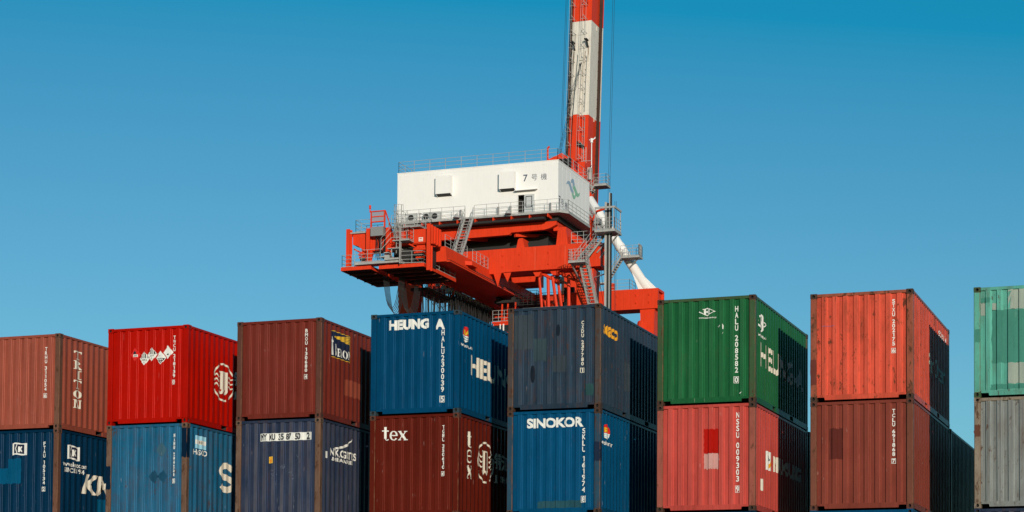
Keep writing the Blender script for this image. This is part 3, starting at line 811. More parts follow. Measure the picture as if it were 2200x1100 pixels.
p8b = pm('light_grey_paint', (135.9, 140.5, 136.7), rust=0.7, fade=.75, wear=.35, scratch=0.9, dirt=.8, dust=.5)
f8b = pm('grey_rusty_posts', (150, 136, 118), rust=.8, fade=.3)
c8b = container('light grey container under the sea green one at the right edge', SX[7], SY[7], ZB, p8b, p8b, f8b, f8b, rail_top=f8b)
patch(c8b, 'front', .006, 1.68, .146, 1.95, pm('brown_patch', (112, 72, 56), rust=.5), flat=.004)

# lower tiers that carry the stacks, and the second row behind
TOP = ['dusty brown TRITON', 'bright red', 'maroon BEACON', 'blue HEUNG A', 'slate grey', 'green', 'orange red', 'sea green']
low = [p3t, p7b, p2b, p6b, p4b, p1b, p5b, p3b]
for i in range(8):
    container('third container down in the stack topped by the %s one' % TOP[i], SX[i], SY[i], ZC, low[i], group='containers of the lower tiers')
    container('lowest container, on the ground, of the stack topped by the %s one' % TOP[i], SX[i], SY[i], 0, low[(i*3+2) % 8], group='containers of the lower tiers')
p_dark = pm('black_brown_paint', (34, 26, 26), rust=.3)
for i in (4, 5, 6, 7):
    lab = {4: 'dark container in the second row, behind the SINOKOR stack', 5: 'dark container in the second row, behind the green container stack',
           6: 'container in deep shade behind the brown one, seen left of the light grey end', 7: 'container in the second row, behind the light grey one'}[i]
    for k in range(3):
        container(lab if k == 2 else '%s container of the second row stack behind the %s one' % (('lowest', 'middle')[k], TOP[i]), SX[i]+.02, SY[i]+L+.09, k*H, [p4b, p_dark, p4b, p_dark][(i+k) % 4],
                  group=None if k == 2 else 'containers of the lower tiers')
#CRANE-BEGIN
# ------------------------------------------------------------------ quayside crane
BX = Vector((-68.2, 186.0, 0))
def CB(): return MB(BX)
RED = (.70, .047, .013)
M_CR = paint('crane_vermilion_paint', RED, rust=.22, fade=.25, wear=0, scratch=.15, rough=.42, mottle=.07, dirt=.42, bump=.1)
M_CW = paint('crane_white_paint', (.82, .79, .76), rust=.14, fade=.05, wear=0, scratch=0, rough=.45, mottle=.015, dirt=.10, bump=.06)
M_CWD = paint('boom_grimy_white_paint', (.70, .64, .56), rust=.42, fade=.12, wear=0, scratch=0, rough=.5, dirt=.45, bump=.06, mottle=.05)
M_GAL = paint('galvanised_steel', (.37, .365, .35), rust=.05, fade=.3, wear=0, scratch=0, rough=.5, dirt=.3, bump=0)
M_DKRED = paint('dark_red_oxide', (.10, .022, .012), rust=.5, fade=.1, wear=0)
M_DK = plain('dark_machinery', (.016, .015, .014), .7)
M_CAB = plain('black_rubber_cable', (.016, .015, .015), .6)
M_RAIL = paint('rusty_rail_brown', (.060, .036, .028), rust=.5, fade=.2, wear=0)
M_GLASS = plain('dark_window_glass', (.02, .03, .035), .08)
M_LAV = plain('grey_mesh_panel', (.30, .30, .36), .5)
M_BOX = plain('grey_control_box', (.24, .24, .24), .6)
M_SIGN = print_mat('white_sign_face', lin(228, 224, 214), .15)
M_INK = print_mat('dark_blue_ink', lin(62, 74, 96), .1)
M_LB = print_mat('slate_blue_print', lin(150, 172, 192), .1); M_LG = print_mat('leaf_green_print', lin(140, 190, 158), .1)

crane = thing('quay_crane', 'vermilion quayside container crane with white machinery house and raised striped boom', 'crane', BX)
def cpart(mb, name, mat, parent=None, smooth=False): return mb.build(name, mat, parent or crane, smooth)

def rail(pts, h=1.1, n=3, sp=1.25, r=.022, rp=.026, toe=0.12, ends=True):
    """handrail: posts, n rails, toe board, along a polyline at floor level"""
    mb = CB()
    for a, b in zip(pts, pts[1:]):
        a, b = Vector(a), Vector(b); Ln = (b-a).length; k = max(1, round(Ln/sp))
        for i in range(k+1):
            p = a.lerp(b, i/k); mb.bar(p, p+Vector((0, 0, h)), rp, 4)
        for j in range(n):
            z = h*(j+1)/n; mb.bar(a+Vector((0, 0, z)), b+Vector((0, 0, z)), r, 4)
        if toe: 
            d = (b-a).normalized()*.001
            mb.bar(a+Vector((0, 0, toe/2)), b+Vector((0, 0, toe/2)), .03, 4)
    return mb
def stair(a, b, w, n, parent, name='stair'):
    """flight from a (bottom, left edge) to b (top, left edge), w = width vector: stringers, treads, handrails"""
    a, b, w = Vector(a), Vector(b), Vector(w)
    mb = CB()
    for q in (Vector((0, 0, 0)), w):
        mb.bar(a+q, b+q, .10, 4)
        for z in (.55, 1.0): mb.bar(a+q+Vector((0, 0, z)), b+q+Vector((0, 0, z)), .024, 4)
        for i in range(5):
            p = (a+q).lerp(b+q, i/4); mb.bar(p, p+Vector((0, 0, 1.0)), .024, 4)
    o = cpart(mb, name, M_GAL, parent)
    d = (b-a); d.z = 0; d = d.normalized()*.13
    for i in range(n):
        p = a.lerp(b, (i+.5)/n); t = CB()
        t.prism([p-d, p+d, p+d+w, p-d+w], (0, 0, .045)); cpart(t, 'tread', M_GAL, o)
    return o
def deck(poly, z, th, name, mat, parent=None):
    mb = CB(); mb.prism([(x, y, z) for x, y in poly], (0, 0, -th)); return cpart(mb, name, mat, parent)

# ---- portal: legs, cross beams, sill beams, wheels
def leg(x0, x1, y0, y1, ztop, flare):
    mb = CB(); xm, ym = (x0+x1)/2, (y0+y1)/2
    mb.prism([(x0, y0, 2.2), (x0, y0, ztop-2.2), (x0-flare, y0, ztop), (x1+flare, y0, ztop), (x1, y0, ztop-2.2), (x1+.25, y0, 2.2)], (0, y1-y0, 0))
    o = cpart(mb, 'portal_leg', M_CR)
    for z in (12, 20, 28, 35.2):
        f = CB(); f.box((x0-.06, y0-.05, z), (x1+.10, y1+.05, z+.10)); cpart(f, 'flange', M_CR, o)
    return o
leg(-59.15, -57.6, 176.7, 178.7, 39.15, .12); leg(-77.4, -75.8, 176.7, 178.7, 39.15, .12)
leg(-58.4, -57.0, 195.2, 197.2, 38.52, .08); leg(-77.4, -75.9, 195.2, 197.2, 38.52, .08)
for y in (177.7, 196.2):
    mb = CB(); mb.box((-78.4, y-1.0, 1.3), (-56.4, y+1.0, 2.2)); cpart(mb, 'sill_beam', M_CR)
    for x in (-77.5, -75.5, -59.4, -57.4):
        mb = CB(); mb.box((x-.9, y-.45, .55), (x+.9, y+.45, 1.3)); o = cpart(mb, 'bogie', M_CR)
        for s_ in (-.45, .45):
            mb = CB(); mb.bar((x+s_, y-.2, .35), (x+s_, y+.2, .35), .35, 16); cpart(mb, 'wheel', M_RAIL, o)
for x in (-58.4, -76.6):       # long diagonals in the portal sides
    mb = CB(); mb.bar((x, 195.6, 37.2), (x, 178.8, 6), .46, 12); cpart(mb, 'diagonal_brace', M_CR, smooth=False)
# landside cross beam with open ended box
YB0, YB1 = 176.3, 178.5
mb = CB()
mb.prism([(-78.3, YB0, 41.45), (-78.3, YB0, 39.22), (-66.9, YB0, 39.16), (-66.2, YB0, 39.26), (-56.95, YB0, 39.26), (-56.95, YB0, 41.55)], (0, YB1-YB0, 0))
cbm = cpart(mb, 'cross_beam', M_CR)
mb = CB()                      # rim round the open end
x = -56.948
mb.box((x, YB0, 39.26), (x+.25, YB0+.22, 41.55)); mb.box((x, YB1-.22, 39.26), (x+.25, YB1, 41.55))
mb.box((x, YB0+.22, 39.26), (x+.25, YB1-.22, 39.5)); mb.box((x, YB0+.22, 41.3), (x+.25, YB1-.22, 41.55))
cpart(mb, 'end_rim', M_CR, cbm)
mb = CB()
for xx in (-73.5, -70.4, -63.2, -60.2): mb.box((xx, YB0-.012, 39.30), (xx+.02, YB0-.001, 41.42))
cpart(mb, 'weld_seam', paint('pale_seam', (.80, .20, .12), rust=0, fade=.1), cbm)
for xx in (-72.0, -66.5, -64.8, -61.9, -59.3, -58.2):
    for zz in (39.7, 40.8):
        mb = CB(); mb.box((xx, YB0-.10, zz), (xx+.10, YB0-.001, zz+.16)); cpart(mb, 'lifting_lug', M_CR, cbm)
for xx in (-66.95, -65.95):    # pointed gussets on to the girder
    mb = CB(); mb.prism([(xx-.45, YB0+.02, 39.20), (xx+.35, YB0+.02, 39.20), (xx, YB0+.02, 37.9 if xx < -66.5 else 38.3)], (0, .05, 0)); cpart(mb, 'gusset', M_CR, cbm)
mb = CB()
for xx in (-76.2, -71.9, -67.6, -61.55, -58.6):
    mb.box((xx, YB0-.008, 39.32), (xx+.03, YB0-.001, 41.40))
for zz in (39.62, 41.1): mb.box((-69.9, YB0-.006, zz), (-57.1, YB0-.0005, zz+.025))
cpart(mb, 'weld_seam', M_CR, cbm)
# waterside cross beam
mb = CB(); mb.box((-78.2, 195.0, 38.55), (-56.75, 197.3, 40.62)); wbm = cpart(mb, 'cross_beam', M_CR)
mb = CB(); x = -56.748
mb.box((x, 195.0, 38.55), (x+.25, 195.25, 40.62)); mb.box((x, 197.05, 38.55), (x+.25, 197.3, 40.62))
mb.box((x, 195.25, 38.55), (x+.25, 197.05, 38.8)); mb.box((x, 195.25, 40.37), (x+.25, 197.05, 40.62)); cpart(mb, 'end_rim', M_CR, wbm)
for xx in (-61.0, -58.9, -57.5):
    mb = CB(); mb.box((xx, 194.9, 39.1), (xx+.1, 194.999, 39.3)); cpart(mb, 'lifting_lug', M_CR, wbm)
    mb = CB(); mb.box((xx, 194.9, 39.9), (xx+.1, 194.999, 40.1)); cpart(mb, 'lifting_lug', M_CR, wbm)
cpart(rail([(-63.4, 195.1, 40.62), (-59.6, 195.1, 40.62), (-59.6, 197.2, 40.62)]), 'handrail', M_GAL, wbm)
mb = CB(); mb.box((-61.9, 195.4, 40.62), (-61.4, 195.9, 41.5)); cpart(mb, 'control_box', M_CR, wbm)
mb = CB(); mb.bar((-64.4, 195.6, 40.62), (-64.4, 195.6, 41.5), .42, 12, 0, .3); cpart(mb, 'floodlight', M_GAL, wbm)

# ---- backreach girder: trapezoid box with rail flange
GX0, GX1, GY0, GY1, GZ0, GZ1 = -71.5, -67.72, 165.3, 205.5, 38.25, 39.62
mb = CB(); mb.prism([(GX0, GY0, GZ0), (GX1, GY0, GZ0), (GX1-.12, GY0, GZ1), (GX0+.12, GY0, GZ1)], (0, GY1-GY0, 0)); gird = cpart(mb, 'main_girder', M_CR)
mb = CB(); mb.box((GX1+.002, GY0, GZ0-.06), (GX1+.32, GY1, GZ0+.06)); mb.box((GX1-.04, GY0+.5, GZ0+.25), (GX1+.10, GY1, GZ0+.33)); cpart(mb, 'rail_flange', M_CR, gird)
mb = CB(); mb.box((GX1+.10, GY0, GZ0+.061), (GX1+.20, GY1, GZ0+.15)); cpart(mb, 'trolley_rail', M_RAIL, gird)
mb = CB(); mb.box((GX0-.32, GY0, GZ0-.06), (GX0-.002, GY1, GZ0+.06)); cpart(mb, 'rail_flange', M_CR, gird)
for k in range(48):
    y = 171.5+k*.42; mb = CB(); mb.box((GX1-.02, y, GZ0+.36), (GX1+.09, y+.16, GZ0+.45)); cpart(mb, 'rail_clip', M_DK, gird)
mb = CB(); mb.prism([(GX1-.10, 170.0, 39.2), (GX1+.55, 170.2, 39.15), (GX1+.55, 171.6, 39.15), (GX1-.10, 172.0, 39.2)], (0, 0, -.35)); cpart(mb, 'bracket', M_CR, gird)
cpart(rail([(GX1-.2, 165.4, GZ1), (GX1-.2, 170.8, GZ1)], sp=1.5), 'handrail', M_GAL, gird)
cpart(rail([(GX1-.2, 172.2, GZ1), (GX1-.2, 176.2, GZ1)], sp=.9), 'handrail', M_GAL, gird)
mb = CB(); mb.box((-68.45, 189.6, 37.7), (-67.45, 190.4, 39.5)); mb.box((-68.52, 189.5, 39.5), (-67.4, 190.5, 39.62)); cpart(mb, 'hinge_block', M_CR, gird)
mb = CB()
for k in range(12):
    y = 167.5+k*2.9; mb.prism([(GX1+.002, y, GZ0+.36), (GX1-.116, y, GZ1-.01), (GX1-.100, y, GZ1-.01), (GX1+.018, y, GZ0+.36)], (0, .035, 0))
cpart(mb, 'weld_seam', M_CR, gird)
# rear crossbeam of the portal frame in shade
mb = CB(); mb.box((-78.2, 186.0, 39.85), (-66.3, 187.6, 41.2)); cpart(mb, 'cross_beam', M_CR)
cpart(rail([(-69.2, 186.4, 38.3), (-66.6, 186.4, 38.3), (-66.6, 188.5, 38.3)], n=4, sp=.6), 'handrail', M_DK)
deck([(-69.3, 186.3), (-66.4, 186.3), (-66.4, 189.0), (-69.3, 189.0)], 38.3, .12, 'walkway', M_DK)

# ---- rear end frame, platforms
ef = CB()
for xx, z0, z1 in ((-76.5, 37.58, 41.22), (-74.52, 37.58, 41.15), (-72.58, 37.58, 41.10), (-68.6, 37.0, 41.17)):
    for p in (CB(),):
        p.box((xx, 162.7, z0), (xx+.36, 162.78, z1)); p.box((xx+.14, 162.78, z0), (xx+.22, 163.2, z1)); p.box((xx, 163.2, z0), (xx+.36, 163.28, z1))
        o = cpart(p, 'end_post', M_CR)
        for k in range(3):
            q = CB(); q.box((xx+.02, 162.78, z0+.8+k*.9), (xx+.138, 163.2, z0+.84+k*.9)); cpart(q, 'stiffener', M_CR, o)
mb = CB(); mb.prism([(-76.1, 163.3, 40.82), (-68.25, 163.3, 40.86), (-68.25, 163.3, 39.55), (-71.6, 163.3, 39.5), (-72.2, 163.3, 39.2), (-74.9, 163.3, 39.2), (-75.6, 163.3, 39.75), (-76.1, 163.3, 39.9)], (0, 1.3, 0)); eb = cpart(mb, 'end_beam', M_CR)
mb = CB(); mb.box((-70.6, 163.18, 39.6), (-68.7, 163.298, 40.84)); cpart(mb, 'cover_plate', M_CR, eb)
mb = CB(); mb.box((-68.2, 162.75, 39.35), (-68.0, 164.7, 40.95)); cpart(mb, 'end_plate', M_CR, eb)
for k in range(3):
    mb = CB(); mb.box((-68.0, 163.0+k*.6, 39.4), (-67.86, 163.08+k*.6, 40.9)); cpart(mb, 'stiffener', M_CR, eb)
mb = CB(); mb.box((-69.55, 163.14, 39.72), (-69.15, 163.178, 40.08)); sg = cpart(mb, 'notice_plate', M_SIGN, eb)
mb = CB(); mb.box((-69.48, 163.133, 39.94), (-69.22, 163.139, 40.02)); mb.box((-69.50, 163.133, 39.80), (-69.20, 163.139, 39.85)); cpart(mb, 'lettering', M_RED, eb)
deck([(-76.6, 163.1), (-72.6, 163.1), (-72.6, 165.6), (-76.6, 165.6)], 40.98, .12, 'walkway', M_GAL, eb)
cpart(rail([(-74.3, 163.15, 40.98), (-75.75, 163.15, 40.98), (-75.75, 165.5, 40.98), (-72.4, 165.5, 40.98)]), 'handrail', M_GAL, eb)
cpart(rail([(-72.6, 163.3, 40.98), (-71.9, 164.6, 40.98), (-70.6, 164.6, 40.98)]), 'handrail', M_GAL, eb)
# ladder-like frame with mesh panels, junction box, beacon
mb = CB()
for xx in (-74.12, -72.80): mb.box((xx, 162.72, 41.0), (xx+.10, 162.9, 42.72))
mb.bar((-72.7, 162.8, 42.7), (-72.5, 163.9, 41.0), .06)
fr = cpart(mb, 'panel_frame', M_CR)
for zz in (41.15, 41.66, 42.13, 42.62):
    mb = CB(); mb.box((-74.02, 162.74, zz), (-72.80, 162.88, zz+.09)); cpart(mb, 'rung', M_CR, fr)
for zz in (41.75, 42.22):
    mb = CB(); mb.box((-74.0, 162.79, zz+.01), (-72.82, 162.83, zz+.38)); cpart(mb, 'mesh_panel', M_LAV, fr)
mb = CB(); mb.box((-73.95, 162.4, 40.35), (-72.7, 163.1, 41.14)); cpart(mb, 'junction_box', M_BOX)
mb = CB(); mb.bar((-74.2, 162.8, 42.6), (-74.2, 162.8, 42.95), .05, 8); mb.bar((-74.2, 162.8, 42.95), (-74.2, 162.8, 43.25), .10, 10); cpart(mb, 'beacon', M_CR)
mb = CB()
for k in range(26):
    xx = -73.8+random.random()*1.1; mb.path([(xx, 162.9+random.random()*.3, 40.36), (xx+random.uniform(-.1, .1), 163.0, 39.2), (xx+random.uniform(-.2, .2), 163.3, 38.2+random.random()*.5)], .018)
o = cpart(mb, 'hanging_cable', M_CAB); o['kind'] = 'stuff'
# rope tensioners under the end beam
for xc, zc in ((-74.9, 38.9), (-69.5, 39.0)):
    mb = CB()
    mb.box((xc-.45, 163.6, zc+.2), (xc+.5, 164.3, zc+.6)); mb.bar((xc-.6, 163.3, zc+.05), (xc+.6, 163.3, zc+.05), .12, 8)
    mb.bar((xc-.5, 163.2, zc-.25), (xc+.55, 163.2, zc-.25), .09, 8); mb.prism([(xc-.5, 163.4, zc+.3), (xc-.1, 163.4, zc+.3), (xc-.3, 163.4, zc-.9)], (0, .3, 0))
    mb.prism([(xc+.35, 163.4, zc+.3), (xc+.75, 163.4, zc+.3), (xc+.5, 163.4, zc-.6)], (0, .3, 0)); mb.bar((xc-.9, 162.9, zc+.5), (xc-.2, 164.0, zc+.1), .07, 8)
    mb.box((xc-.4, 163.3, zc-.75), (xc+.3, 163.7, zc-.55)); o = cpart(mb, 'rope_tensioner', M_CR)
    for k in range(3):
        q = CB(); q.bar((xc-.25+k*.25, 163.1, zc-.45), (xc-.25+k*.25, 163.25, zc-.45), .14, 12); cpart(q, 'sheave', M_DK, o)
mb = CB(); mb.box((-72.3, 163.9, 37.58), (-68.72, 165.28, 39.48)); cpart(mb, 'winch_housing', M_DK)
# lower platforms with fascia
def platform(poly, z, name='platform'):
    o = deck(poly, z, .16, name, M_DK); n = len(poly)
    for (x0, y0), (x1, y1) in zip(poly, poly[1:]+poly[:1]):
        d = Vector((x1-x0, y1-y0, 0)).normalized(); q = Vector((-d.y, d.x, 0))*.05
        a, b = Vector((x0, y0, z-.22)), Vector((x1, y1, z-.22))
        mb = CB(); mb.prism([a-q, b-q, b+q, a+q], (0, 0, .32)); cpart(mb, 'fascia', M_CR, o)
    for k in range(1, 5):      # joists below, a darker red than the fascia
        y = poly[0][1]+(poly[2][1]-poly[0][1])*k/5; xs = [p[0] for p in poly]
        mb = CB(); mb.box((min(xs)+.1, y-.05, z-.36), (max(xs)-.1, y+.05, z-.162)); cpart(mb, 'joist', M_DKRED, o)
    return o
pl = platform([(-76.9, 162.6), (-74.0, 162.6), (-74.0, 170.6), (-76.9, 170.6)], 37.62)
pr_ = platform([(-73.15, 162.6), (-68.85, 162.6), (-68.85, 170.3), (-73.15, 170.3)], 37.55)
cpart(rail([(-74.9, 162.65, 37.72), (-76.85, 162.65, 37.72), (-76.85, 170.5, 37.72)]), 'handrail', M_GAL, pl)
deck([(-75.4, 162.2), (-71.0, 162.2), (-71.0, 163.4), (-75.4, 163.4)], 38.0, .22, 'walkway', M_GAL)
cpart(rail([(-75.4, 162.25, 38.0), (-72.9, 162.25, 38.0)]), 'handrail', M_GAL)
cpart(rail([(-70.9, 162.3, 37.65), (-68.9, 162.6, 37.65), (-68.87, 170.2, 37.65)]), 'handrail', M_GAL, pr_)
# small steps up to the middle walkway
mb = CB(); mb.box((-72.4, 162.0, 38.0), (-71.9, 162.9, 38.45)); mb.box((-71.9, 162.0, 38.0), (-71.0, 162.9, 38.15)); stp = cpart(mb, 'step_box', M_GAL)
for k in range(3):
    mb = CB(); mb.box((-72.75+k*.35, 161.9, 38.25+k*.35), (-72.3+k*.35, 162.8, 38.33+k*.35)); cpart(mb, 'tread', M_GAL, stp)
mb = CB(); mb.box((-71.7, 161.9, 38.33), (-71.62, 162.0, 39.0)); mb.box((-70.9, 161.9, 37.6), (-70.82, 162.0, 41.0)); mb.box((-71.62, 161.9, 38.95), (-70.9, 162.8, 39.03)); cpart(mb, 'bracket', M_GAL, stp)
cpart(rail([(-72.7, 161.95, 38.9), (-71.7, 161.95, 39.9), (-70.9, 161.95, 39.9)], n=2), 'handrail', M_GAL, stp)
# caged ladder
mb = CB()
for xx in (-71.35, -70.9): mb.bar((xx, 162.3, 38.6), (xx, 162.3, 42.9), .035)
lad = cpart(mb, 'caged_ladder', M_GAL)
for k in range(13):
    q = CB(); q.bar((-71.35, 162.3, 38.9+k*.3), (-70.9, 162.3, 38.9+k*.3), .016); cpart(q, 'rung', M_GAL, lad)
for k in range(6):
    z = 39.9+k*.6; pts = [(-71.12+.42*math.cos(R(a)), 162.25-.45*math.sin(R(a)), z) for a in range(0, 181, 30)]
    q = CB(); q.path(pts, .022); cpart(q, 'cage_hoop', M_GAL, lad)
mb = CB()
for a in range(0, 181, 36):
    x, y = -71.12+.42*math.cos(R(a)), 162.25-.45*math.sin(R(a)); mb.bar((x, y, 39.9), (x, y, 42.9), .018)
cpart(mb, 'cage_strip', M_GAL, lad)
deck([(-71.6, 162.0), (-70.0, 162.0), (-70.0, 163.1), (-71.6, 163.1)], 39.75, .10, 'walkway', M_GAL)
cpart(rail([(-70.9, 162.05, 39.75), (-70.0, 162.05, 39.75), (-70.0, 163.0, 39.75)]), 'handrail', M_GAL)
deck([(-72.0, 162.6), (-69.2, 162.6), (-69.2, 165.4), (-72.0, 165.4)], 41.05, .10, 'walkway', M_GAL)
cpart(rail([(-72.0, 162.65, 41.05), (-69.25, 162.65, 41.05), (-69.25, 165.3, 41.05), (-72.0, 165.3, 41.05)]), 'handrail', M_GAL)
mb = CB()
for k in range(14):
    x = random.uniform(-71.9, -70.5); y = random.uniform(162.2, 163.4); z = random.uniform(39.2, 41.0)
    mb.path([(x, y, z), (x+random.uniform(-.15, .15), y, z+random.uniform(.6, 1.3)), (x+random.uniform(-.4, .4), y+.1, z+1.6)], .024)
o = cpart(mb, 'cable_conduit', M_GAL); o['kind'] = 'stuff'
# hanging maintenance platform further back
mp_ = deck([(-73.6, 170.8), (-71.85, 170.8), (-71.85, 177.5), (-73.6, 177.5)], 37.15, .25, 'maintenance_platform', M_DK)
cpart(rail([(-73.55, 177.4, 37.15), (-71.9, 177.4, 37.15), (-71.9, 171.0, 37.15)], sp=.7), 'handrail', M_GAL, mp_)
mb = CB()
for y in (171.5, 176.8): mb.bar((-73.4, y, 37.1), (-71.8, y, 39.0), .06); mb.bar((-72.0, y, 37.1), (-71.4, y, 38.3), .06)
cpart(mb, 'hanger', M_CR, mp_)

# ---- festoon: cable loops hung from trolleys along the girder
mb = CB(); mb.box((-71.98, 166, 38.02), (-71.86, 192, 38.14))
for y in range(167, 192, 3): mb.box((-71.9, y, 38.06), (-71.78, y+.12, 38.19))
fest = cpart(mb, 'festoon_track', M_RAIL)
y = 170.6; hang = []
while y < 187.6:
    hang.append(y); y += 1.4 if y < 176 else .85
for i, y in enumerate(hang):
    q = CB(); q.box((-72.12, y-.16, 37.70), (-71.72, y+.16, 38.0)); q.bar((-71.92, y-.22, 38.08), (-71.92, y+.22, 38.08), .08, 8); cpart(q, 'cable_trolley', M_GAL, fest)
    if i+1 == len(hang): break
    y2 = hang[i+1]; q = CB()
    for k in range(4 if y < 176 else 9):
        xo = -72.35+.10*k+random.uniform(-.05, .05); drop = random.uniform(2.8, 5.2); pts = []
        ya, yb = y+.08*random.random(), y2-.08*random.random(); sq = random.uniform(.16, .34)
        for t in range(11):
            f = t/10; s_ = 1-(2*abs(f-.5))**6
            yy = ya+(yb-ya)*f+(.5-f)*0; yy = (ya+yb)/2+(yy-(ya+yb)/2)*(1+sq*math.sin(math.pi*f))
            pts.append((xo+.32*math.sin(f*3+k*1.7), yy, 37.75-drop*s_))
        q.path(pts, .030 if k % 3 else .042, 4)
    cpart(q, 'cable_loop', M_CAB, fest)
for i in range(2):             # service loops at the parked end
    q = CB()
    for k in range(6):
        y0 = 165.2+i*1.7+k*.1; pts = []
        for t in range(11):
            f = t/10; pts.append((-73.9+i*.9+1.5*f+.06*k, y0+.3*f, 37.3-(3.0+.12*k)*(1-(2*abs(f-.5))**2.6)))
        q.path(pts, .03, 4)
    cpart(q, 'cable_loop', M_CAB, fest)
q = CB()
for k in range(5): q.path([(-72.4+.05*k, 168.5+.8*k, 37.4), (-72.2, 170+1.5*k, 36.1-.1*k), (-72.0, 173+1.6*k, 36.9)], .025, 4)
cpart(q, 'cable_loop', M_CAB, fest)

# ---- trolley and cab below the girder
mb = CB(); mb.box((-69.6, 182.4, 37.55), (-67.6, 185.0, 37.8)); mb.box((-69.5, 182.6, 37.8), (-69.2, 184.8, 38.2)); mb.box((-67.9, 182.6, 37.8), (-67.6, 184.8, 38.2)); tr = cpart(mb, 'trolley', M_DK)
mb = CB(); mb.box((-69.0, 180.6, 33.2), (-67.3, 183.4, 35.2)); mb.box((-69.1, 180.5, 35.2), (-67.2, 183.5, 35.35)); cab = cpart(mb, 'operator_cab', M_CR, tr)
mb = CB(); mb.box((-68.9, 180.56, 33.8), (-68.3, 180.598, 35.0)); mb.box((-68.2, 180.56, 33.8), (-67.4, 180.598, 35.0)); cpart(mb, 'window', M_GLASS, tr)
mb = CB(); mb.box((-68.30, 180.50, 33.7), (-68.20, 180.559, 35.1)); mb.box((-67.98, 180.50, 33.7), (-67.85, 180.559, 35.1)); cpart(mb, 'window_frame', M_CW, tr)
cpart(rail([(-69.05, 180.55, 35.35), (-67.25, 180.55, 35.35), (-67.25, 183.4, 35.35)], sp=.7), 'handrail', M_GAL, tr)
mb = CB()
for xx in (-68.9, -68.3, -67.5): mb.bar((xx, 182.6, 35.35), (xx, 182.8, 37.6), .09)
mb.bar((-69.0, 181.0, 35.9), (-67.9, 181.0, 35.9), .07); mb.box((-68.4, 181.2, 35.36), (-67.8, 181.8, 35.9)); cpart(mb, 'cab_hanger', M_CR, tr)

# ---- machinery house
HX0, HX1, HY0, HY1, HZ0, HZ1 = -78.2, -61.5, 178.0, 187.55, 44.97, 50.05
DX0, DX1, DZ1 = -65.58, -64.93, 46.98      # open doorway
mb = CB()
mb.box((HX0, HY0, HZ0), (DX0, HY0+.15, HZ1)); mb.box((DX1, HY0, HZ0), (HX1, HY0+.15, HZ1)); mb.box((DX0, HY0, DZ1), (DX1, HY0+.15, HZ1))
mb.box((HX1-.15, HY0+.15, HZ0), (HX1, HY1, HZ1)); mb.box((HX0, HY0+.15, HZ0), (HX0+.15, HY1, HZ1)); mb.box((HX0+.15, HY1-.15, HZ0), (HX1-.15, HY1, HZ1))
house = cpart(mb, 'machinery_house', M_CW)
mb = CB(); mb.box((HX0-.04, HY0-.04, HZ1), (HX1+.04, HY1+.04, HZ1+.07)); cpart(mb, 'roof', M_CW, house)
mb = CB(); mb.box((HX0+.2, HY0+.2, HZ0+.0), (HX1-.2, HY1-.2, HZ0+.05)); mb.box((DX0-1.0, HY0+1.0, HZ0+.05), (DX1+1.5, HY0+2.2, HZ0+2.4)); mb.box((DX0-1.6, HY0+.5, HZ0+.05), (DX0-.45, HY0+1.0, HZ0+2.3)); cpart(mb, 'machinery', M_DK, house)
mb = CB()                                    # panel seams, 6 mm ribs
k = HX0+1.5
while k < HX1-.3:
    if not (DX0-.15 < k < DX1+1.2): mb.box((k, HY0-.005, HZ0+.02), (k+.02, HY0-.0005, HZ1-.32))
    k += 1.5
k = HY0+1.2
while k < HY1: mb.box((HX1+.0005, k, HZ0+.02), (HX1+.006, k+.02, HZ1-.32)); k += 1.2
mb.box((HX0, HY0-.012, HZ1-.30), (HX1+.012, HY0-.0005, HZ1-.27)); mb.box((HX1+.0005, HY0, HZ1-.30), (HX1+.012, HY1, HZ1-.27))
cpart(mb, 'wall_seam', M_CW, house)
mb = CB(); mb.box((DX0-.09, HY0-.05, HZ0), (DX0-.002, HY0-.001, DZ1+.09)); mb.box((-63.92, HY0-.05, HZ0), (-63.83, HY0-.001, DZ1+.09)); mb.box((DX0-.002, HY0-.05, DZ1), (-63.92, HY0-.001, DZ1+.09)); cpart(mb, 'door_frame', M_CW, house)
mb = CB(); mb.box((DX1+.01, HY0-.06, HZ0+.02), (-63.93, HY0-.005, DZ1-.01)); cpart(mb, 'door', plain('pale_grey_door_paint', (.52, .53, .53), .5, 0, .1), house)
mb = CB(); a, b, c, e = -64.78, -64.12, HZ0+.75, DZ1-.16
for q in ((a, c, a+.07, e), (b-.07, c, b, e), (a+.07, c, b-.07, c+.07), (a+.07, e-.07, b-.07, e)): mb.box((q[0], HY0-.075, q[1]), (q[2], HY0-.061, q[3]))
cpart(mb, 'door_seal', M_DK, house)
mb = CB(); mb.box((-64.85, HY0-.10, HZ0+.95), (-64.80, HY0-.061, HZ0+1.15)); cpart(mb, 'door_handle', M_STEEL, house)
mb = CB(); mb.prism([(-65.8, HY0-.002, 47.44), (-63.55, HY0-.002, 47.44), (-63.55, HY0-.5, 47.32), (-65.8, HY0-.5, 47.32)], (0, 0, .06)); cpart(mb, 'door_canopy', M_CW, house)
